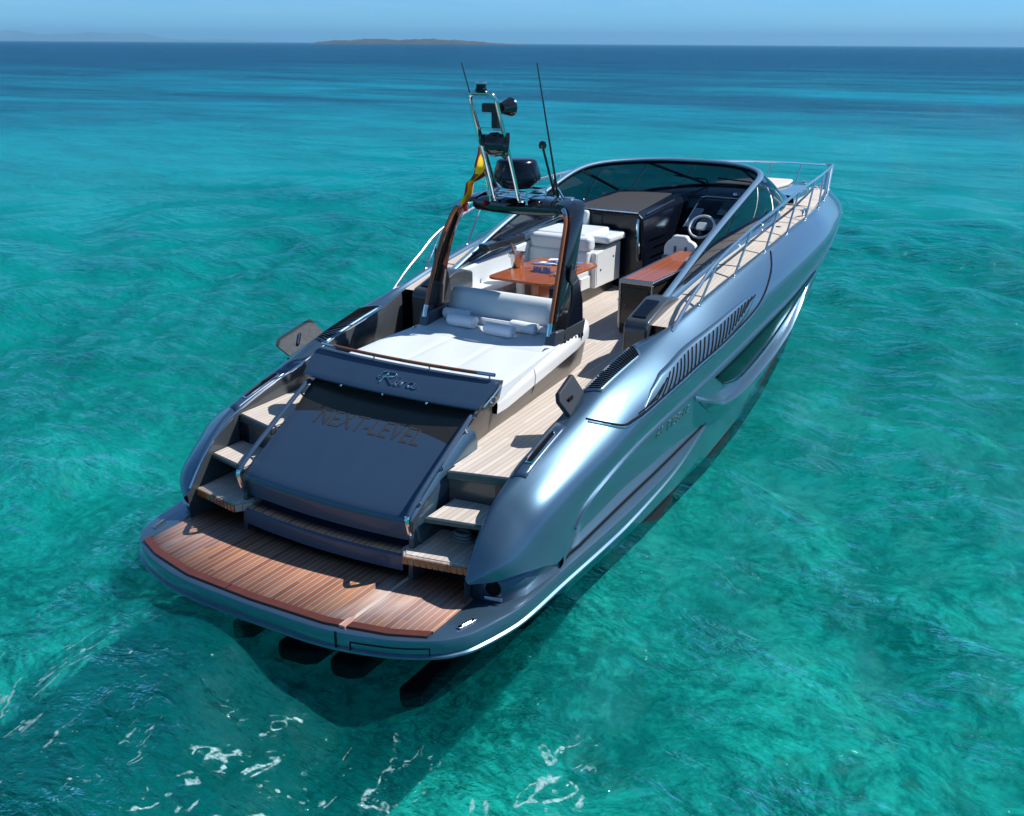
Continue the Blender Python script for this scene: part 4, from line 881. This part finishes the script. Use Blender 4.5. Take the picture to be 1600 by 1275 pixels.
pad('sunpad_cushion', 3.722, 4.42, -1.0, -.3005, 2.075, 2.12); pad('sunpad_cushion', 3.722, 4.42, -.2995, .2995, 2.075, 2.12); pad('sunpad_cushion', 3.722, 4.42, .3005, 1.0, 2.075, 2.12)
# backrest of the sunpad
bp = [(4.34, 2.08), (4.40, 2.30), (4.44, 2.42), (4.50, 2.465), (4.60, 2.46), (4.68, 2.40), (4.70, 2.05)]
MB().grid([[(x * (1 - .0 * z), y, z) for y, z in bp] for x in np.linspace(-.78, .78, 9)]).build('sunpad_backrest', 'leather', Y, angle=80, solid=.02)
for s in (1, -1): MB().add([(s * .78, y, z) for y, z in bp], [tuple(range(len(bp)))]).build('backrest_end', 'leather', Y)
MB().tube([(x, 4.30, 2.15) for x in (-.75, .75)], .05, 10).build('backrest_roll', 'leather', Y)

# ---------------------------------------------------------------- arch
arch = MB()
A1 = [(.90, 3.98, 2.12), (.895, 4.05, 2.35), (.88, 4.2, 2.75), (.85, 4.38, 3.15), (.80, 4.55, 3.42), (.70, 4.66, 3.54), (.56, 4.70, 3.57)]   # aft edge
A2 = [(.92, 4.40, 2.12), (.915, 4.42, 2.35), (.90, 4.50, 2.75), (.87, 4.64, 3.15), (.82, 4.84, 3.44), (.72, 5.05, 3.56), (.56, 5.08, 3.58)]   # forward edge
def leg(s):
    a = cr(A1, 40); b = cr(A2, 40); rows = []
    for i in range(40):
        t = np.array(a[min(i + 1, 39)] - a[max(i - 1, 0)]); t /= np.linalg.norm(t); nx = np.array([t[2], 0, -t[0]]); nx /= np.linalg.norm(nx); w_ = .055
        mid_ = (a[i] + b[i]) / 2
        rows.append([sgn(s, p) for p in (a[i] - nx * w_ * .6, a[i] + nx * w_ * .4, mid_ + nx * w_ * .9, b[i] + nx * w_ * .5, b[i] - nx * w_ * .6, mid_ - nx * w_ * .9)])
    o = MB().grid(rows, True).build('arch_leg', 'black_gloss', ar, angle=40)
    # wooden trim with bright ends down the aft edge
    e = [sgn(s, p + np.array([-.03, -.03, .005])) for p in a[2:34]]
    MB().tube(e[4:27], .025, 8).build('wood_trim', 'trim_wood', o); MB().tube(e[26:31], .028, 8).build('trim_end', 'chrome', o); MB().tube(e[0:5], .028, 8).build('trim_end', 'chrome', o)
    # grey outer fairing on the forward edge and the plinth foot
    F = [(4.24, 2.10), (4.30, 2.35), (4.38, 2.45), (4.38, 2.70), (4.30, 2.80), (4.34, 2.98), (4.54, 2.78), (4.66, 2.5), (4.70, 2.08)]
    MB().prism([sgn(s, (.93, y, z)) for y, z in F], sgn(s, (.025, 0, 0))).build('leg_fairing', 'slate' if s < 0 else 'navy_gloss', o, .012, 3)
    MB().prism([sgn(s, (x, y, 1.98)) for x, y in ((.82, 3.90), (.955, 3.92), (.965, 4.66), (.84, 4.70))], (0, .09, .27)).build('leg_foot', 'slate', o, .03, 4)
    g = MB()
    for k in range(6): g.box(sgn(s, (.965, 4.2 + .09 * k, 2.07)), (.012, .035, .045))
    g.build('foot_vents', 'gap', o)
    MB().tube([sgn(s, (.90, 3.72, 2.05)), sgn(s, (.92, 3.80, 2.09)), sgn(s, (.93, 3.92, 2.06))], .014, 8).build('hinge', 'chrome', o)
    MB().tube([sgn(s, (.96, 3.70, 2.02)), sgn(s, (.965, 3.85, 2.04)), sgn(s, (.965, 3.98, 2.03))], .011, 8).build('hinge', 'chrome', o)
ar = MB(); 
ptop = [(-.60, 4.68), (-.30, 4.60), (.0, 4.57), (.30, 4.60), (.60, 4.68), (.66, 4.85), (.56, 5.10), (.30, 5.2), (-.30, 5.2), (-.56, 5.10), (-.66, 4.85)]
rows = []
for k, (sc, z) in enumerate(((.70, 3.43), (.93, 3.44), (1.0, 3.475), (1.0, 3.53), (.97, 3.565), (.80, 3.60), (.5, 3.62))):
    rows.append([(x * sc, 4.85 + (y - 4.85) * sc, z) for x, y in cr(ptop + ptop[:1], 48)[:-1]])
ar.grid(rows, True); ar.add(rows[-1], [tuple(range(48))]); ar.add(rows[0], [tuple(range(48))])
ar = ar.build('radar_arch', 'black_gloss', Y, angle=35)
both(leg)
for s in (1, -1):
    MB().lathe([(0, .055), (.06, .055), (.065, .045), (.065, .0)], (s * .565, 5.0, 3.575), 20).build('arch_lamp', 'steel', ar)
MB().prism([(-.02, 4.47, 3.535), (.38, 4.55, 3.545), (.45, 4.76, 3.60), (.10, 4.68, 3.605)], (0, -.004, .01)).build('hatch_panel', 'navy_gloss', ar, .004)
# radar dome on its tubular stand
rd = MB().lathe([(0, .325), (.12, .323), (.205, .316), (.235, .30), (.248, .27), (.285, .12), (.284, .09), (.262, .055), (.20, .01), (.18, -.02), (.10, -.03), (0, -.03)], (0, 4.72, 3.76), 40).build('radar_dome', 'navy_gloss', Y, angle=50)
fr_ = MB()
for z in (3.66, 3.72): fr_.tube([(-.24, 4.5, z), (.26, 4.5, z), (.28, 4.93, z), (-.24, 4.93, z)], .013, 8, closed=True)
for x, y in ((-.24, 4.5), (.26, 4.5), (.28, 4.93), (-.24, 4.93)): fr_.tube([(x, y, 3.58), (x, y, 3.75)], .013, 8)
fr_.build('radar_stand', 'chrome', rd)
# raked steel mast hoop with lights and horn
ms = [(.17, 4.72, 3.60), (.17, 4.52, 3.61), (.17, 4.46, 3.67), (.17, 4.36, 3.90), (.17, 4.0, 4.68), (.16, 3.945, 4.79), (.115, 3.92, 4.845), (.0, 3.915, 4.85)]
mc = cr(ms, 50); mst = MB().tube(np.concatenate([mc, mirror(mc)[::-1][1:]]), .023, 10).build('light_mast', 'chrome', Y)
cb = MB().tube([(-.17, 4.10, 4.46), (.17, 4.10, 4.46)], .014, 8); cb.box((-.02, 4.10, 4.455), (.14, .05, .03)); cb.build('cross_bar', 'chrome', mst)
al = MB().lathe([(0, .0), (.065, .0), (.065, .03), (.055, .035), (.055, .075), (.068, .08), (.068, .105), (.05, .11), (0, .11)], (0, 3.915, 4.87), 24).build('masthead_light', 'navy_gloss', mst)
MB().lathe([(.069, .078), (.07, .092), (.069, .106)], (0, 3.915, 4.87), 24).build('light_cap', 'steel', al)
sl = MB().box((.06, 4.14, 4.56), (.085, .10, .20)); sl.box((.02, 4.10, 4.69), (.20, .12, .10)); sl = sl.build('search_light', 'black_matt', mst, .02, 3)
MB().lathe([(0, -.10), (.06, -.10), (.08, -.02), (.105, .05), (.108, .07), (.0, .06)], (.14, 4.22, 4.69), 20, (.15, 1, .06)).build('lamp_bowl', 'black_gloss', sl)
hn = MB().lathe([(0, -.15), (.08, -.14), (.125, -.08), (.14, 0), (.125, .05), (.125, .07), (.15, .10), (.15, .13), (0, .11)], (.06, 4.14, 4.29), 24, (.75, .55, -.12)).build('horn', 'black_gloss', mst)
MB().lathe([(0, -.09), (.06, -.085), (.075, -.02), (.06, .05), (0, .07)], (-.07, 4.1, 4.33), 20, (-.6, -.4, .1)).build('horn_driver', 'black_matt', hn)
MB().tube([(-.13, 4.08, 4.44), (-.11, 4.1, 4.36)], .02, 8).build('horn_bracket', 'black_matt', hn)
# whip aerials
def aerial(x, yb_, yt, zt):
    o = MB().tube([(x, yb_, 3.60), (x, yb_ * .82 + yt * .18, 3.60 * .82 + zt * .18), (x, yt, zt)], [.016, .014, .006], 8).build('whip_aerial', 'black_matt', Y)
    b = MB().lathe([(0, 0), (.04, 0), (.04, .03), (.022, .05), (.022, .12), (0, .12)], (x, yb_, 3.59), 14); b.tube([(x + .07, yb_ + .02, 3.6), (x + .0, yb_ - .06, 3.76)], .012, 8); b.tube([(x - .05, yb_ + .02, 3.6), (x - .02, yb_ - .12, 3.92)], .012, 8); b.build('aerial_mount', 'chrome', o)
    return o
aerial(.45, 4.95, 4.36, 5.17); aerial(-.45, 5.02, 4.22, 5.16)
gp_ = MB().tube([(.42, 4.9, 3.66), (.38, 4.65, 4.25)], .015, 8).build('gps_antenna', 'black_matt', Y)
MB().lathe([(0, -.05), (.035, -.04), (.05, 0), (.035, .04), (0, .05)], (.38, 4.65, 4.26), 18).build('antenna_ball', 'black_gloss', gp_)
# mooring winch and cleats beside the sunpad
def winch(s):
    z = deck(3.6) + .28 if s < 0 else 1.9
    o = MB().lathe([(0, .12), (.05, .12), (.055, .10), (.03, .06), (.04, .02), (.06, 0)], sgn(s, (1.60, 3.2, 1.72)), 18).build('capstan', 'chrome', Y)
    MB().box(sgn(s, (1.62, 3.2, 1.70)), (.2, .5, .05)).build('capstan_base', 'slate', o, .01)
winch(-1)
# ================================================================ LOOSE THINGS ABOARD
def towel(name, x, y, z, rz, L, r, label, tilt=0.):
    mb = MB(); n = 20; rows = []
    for i, t in enumerate(np.linspace(-L / 2, L / 2, 26)):
        e = 1 - .10 * max(0, abs(t) / (L / 2) - .86) / .14; rr = r * e * (1 + .02 * math.sin(23 * t + x * 40))
        rows.append([(t, rr * math.cos(a) * 1.06, rr * math.sin(a) * .94 + r * .94) for a in np.linspace(0, 2 * math.pi, n + 1)[:-1]])
    mb.grid(rows, True)
    o = mb.build(name, 'towel'); o.location = (x, y, z); o.rotation_euler = (0, 0, rz)
    for sx in (-1, 1):                                              # the rolled end: a spiral of folded cloth
        sp_ = MB(); P_ = []
        for k in range(46):
            a = k / 45 * 2 * math.pi * 2.6; q = r * .93 * (1 - k / 52); P_.append((sx * (L / 2 + .002), q * math.cos(a) * 1.04, q * math.sin(a) * .93 + r * .94))
        sp_.tube(P_, r * .10, 6); sp_.lathe([(0, 0), (r * .93, 0)], (sx * (L / 2 - .004), 0, r * .94), 20, (1, 0, 0)); sp_.build('rolled_end', 'towel', o)
    d = o.modifiers.new('d', 'SUBSURF'); d.levels = d.render_levels = 1
    return tag(o, label, 'towel', 'rolled white towels on the sunpad')
towel('rolled_towel', -.60, 4.30, 2.115, -.03, .36, .075, 'rolled white towel half shaded against the backrest, rear of the left pair')
towel('rolled_towel', -.40, 4.10, 2.10, -.02, .36, .080, 'rolled white towel lying in front of the other in the left pair')
towel('rolled_towel', .40, 4.22, 2.11, -.05, .34, .072, 'rolled white towel against the backrest beside the arch leg, rear of the right pair')
towel('rolled_towel', .19, 4.00, 2.09, -.04, .37, .080, 'rolled white towel lying in front of the other in the right pair')

bk = empty('ice_bucket', (-1.02, 6.53, tz)); tag(bk, 'shiny steel ice bucket with ring handles standing on the mahogany table', 'ice bucket')
MB().lathe([(0, .004), (.082, .004), (.088, .012), (.112, .20), (.122, .205), (.122, .214), (.108, .212), (.086, .03), (0, .028)], (0, 0, 0), 32).build('bucket_body', 'steel', bk)
for s in (1, -1): MB().tube([(s * .118, .045 * math.cos(a), .185 + .03 * math.sin(a) - .02) for a in np.linspace(0, 2 * math.pi, 16)[:-1]], .006, 6, closed=True).build('bucket_handle', 'chrome', bk)
bt = MB().lathe([(0, 0), (.037, 0), (.038, .15), (.032, .19), (.014, .23), (.013, .30), (.017, .30), (.017, .32), (0, .32)], (0, 0, 0), 20).build('wine_bottle', 'cork')
bt.location = (-1.00, 6.52, tz + .035); bt.rotation_euler = (.10, -.32, 0); tag(bt, 'brown glass bottle leaning out of the steel ice bucket', 'bottle')
np_ = empty('folded_napkins', (-.62, 6.95, tz)); tag(np_, 'pile of folded blue and white napkins on the mahogany table beyond the blue dish', 'napkins')
for k, (x, y, rz, mt) in enumerate(((-.18, -.05, .2, 'bluecloth'), (-.10, .0, .1, 'towel'), (.05, .04, -.2, 'bluecloth'), (.14, .08, .05, 'towel'), (.24, .04, .3, 'bluecloth'), (.0, .10, .5, 'towel'))):
    R_ = Matrix.Rotation(rz, 3, 'Z'); MB().prism([R_ @ Vector(p) + Vector((x, y, .002 + .011 * k)) for p in ((-.16, -.05, 0), (.13, -.06, .0), (.17, .05, .0), (-.12, .06, .0))], (0, 0, .010)).build('napkin', mt, np_, .004)
ds = empty('glass_dish', (-.55, 6.42, tz)); tag(ds, 'clear blue glass dish in front of the folded napkins on the table', 'dish')
MB().prism([(x, y, .002) for x, y in rrect(-.16, .16, -.085, .085, .03)], (0, 0, .012)).build('dish_base', 'acrylic', ds, .004)
for x in (-.11, -.04, .03, .10): MB().lathe([(0, .0), (.028, .0), (.034, .055), (.030, .055), (.025, .01), (0, .01)], (x, .02 * math.sin(x * 60), .014), 16).build('dish_cup', 'acrylic', ds)
fl = empty('flower_bowl', (-.22, 6.35, tz)); tag(fl, 'small dark bowl of bright yellow flowers beside the arch leg on the table', 'flowers')
MB().lathe([(0, .0), (.045, .0), (.06, .04), (.055, .075), (.048, .07), (0, .05)], (0, 0, 0), 20).build('bowl', 'black_gloss', fl)
for k in range(11):
    a = k * 2.4; r_ = .012 + .045 * (k / 11) ** .5; MB().lathe([(0, .03), (.014, .026), (.022, .008), (.012, -.01), (0, -.012)], (r_ * math.cos(a), r_ * math.sin(a), .085 + .03 * math.cos(k * 1.7)), 8, (math.cos(a) * .5, math.sin(a) * .5, 1)).build('flower_head', 'yellow', fl)
ro = MB()
for k in range(3): ro.tube([(1.38 + (.12 - .02 * k) * math.cos(a), 1.32 + (.07 - .01 * k) * math.sin(a), .90 + .03 * k) for a in np.linspace(0, 2 * math.pi, 26)[:-1]], .017, 8, closed=True)
ro.tube([(1.5, 1.34, .90), (1.58, 1.38, .91), (1.66, 1.36, .90)], .017, 8)
ro = ro.build('rope_coil', 'rope'); tag(ro, 'small coil of dark grey mooring rope lying on the lowest starboard stern step', 'rope')
# ensign on its staff
m, nt, p = newmat('red_yellow_red_flag'); s_ = nd(nt, 'ShaderNodeUVMap'); sx_ = nd(nt, 'ShaderNodeSeparateXYZ', {0: s_.outputs[0]})
v = sx_.outputs[0]; isy = mth(nt, 'MULTIPLY', mth(nt, 'GREATER_THAN', v, .33), mth(nt, 'LESS_THAN', v, .64))
c = mixc(nt, isy, (.52, .012, .022), (.95, .62, .010))
du = mth(nt, 'ABSOLUTE', mth(nt, 'SUBTRACT', sx_.outputs[1], .44)); dv = mth(nt, 'ABSOLUTE', mth(nt, 'SUBTRACT', v, .42))
c = mixc(nt, mth(nt, 'MULTIPLY', mth(nt, 'LESS_THAN', du, .05), mth(nt, 'LESS_THAN', dv, .13)), c, (.24, .06, .03))
nt.links.new(c, p.inputs['Base Color']); setp(p, rough=.8); M['flag'] = m
# the cloth hangs in folds: left and right outline, with the stripe coordinate at each edge
FR = [(-.41, 4.22, -.40, 4.22, 0, .2), (-.44, 4.11, -.36, 4.07, 0, .5), (-.48, 3.99, -.32, 3.99, 0, .60), (-.50, 3.92, -.30, 3.89, .02, 1.0), (-.52, 3.83, -.38, 3.83, .05, 1.15), (-.56, 3.78, -.47, 3.78, .1, .85),
      (-.59, 3.69, -.48, 3.70, .12, .8), (-.60, 3.64, -.50, 3.63, .2, .85), (-.62, 3.53, -.54, 3.53, .55, 1.), (-.61, 3.43, -.59, 3.43, .9, 1.)]
FRc = lin(np.array(FR), 60); G = []; UVs = []
for i, (xl, zl, xr, zr, ul, ur) in enumerate(FRc):
    r_ = []
    for j in range(14):
        t = j / 13; r_.append((xl * (1 - t) + xr * t, 4.50 + .05 * math.sin(t * 7 + i * .10) * min(1, i / 12) + .02 * math.sin(i * .35), zl * (1 - t) + zr * t)); UVs.append((ul * (1 - t) + ur * t, i / 59))
    G.append(r_)
fo_ = MB().grid(G).build('ensign_flag', 'flag', None, angle=180)
uvl = fo_.data.uv_layers.new(name='UVMap')
for lp in fo_.data.loops: uvl.data[lp.index].uv = UVs[lp.vertex_index]
tag(fo_, 'red and yellow striped ensign drooping beside the port leg of the black arch', 'flag')
MB().tube([(-.30, 4.6, 3.58), (-.40, 4.52, 4.25)], .009, 8).build('flag_staff', 'chrome', Y)
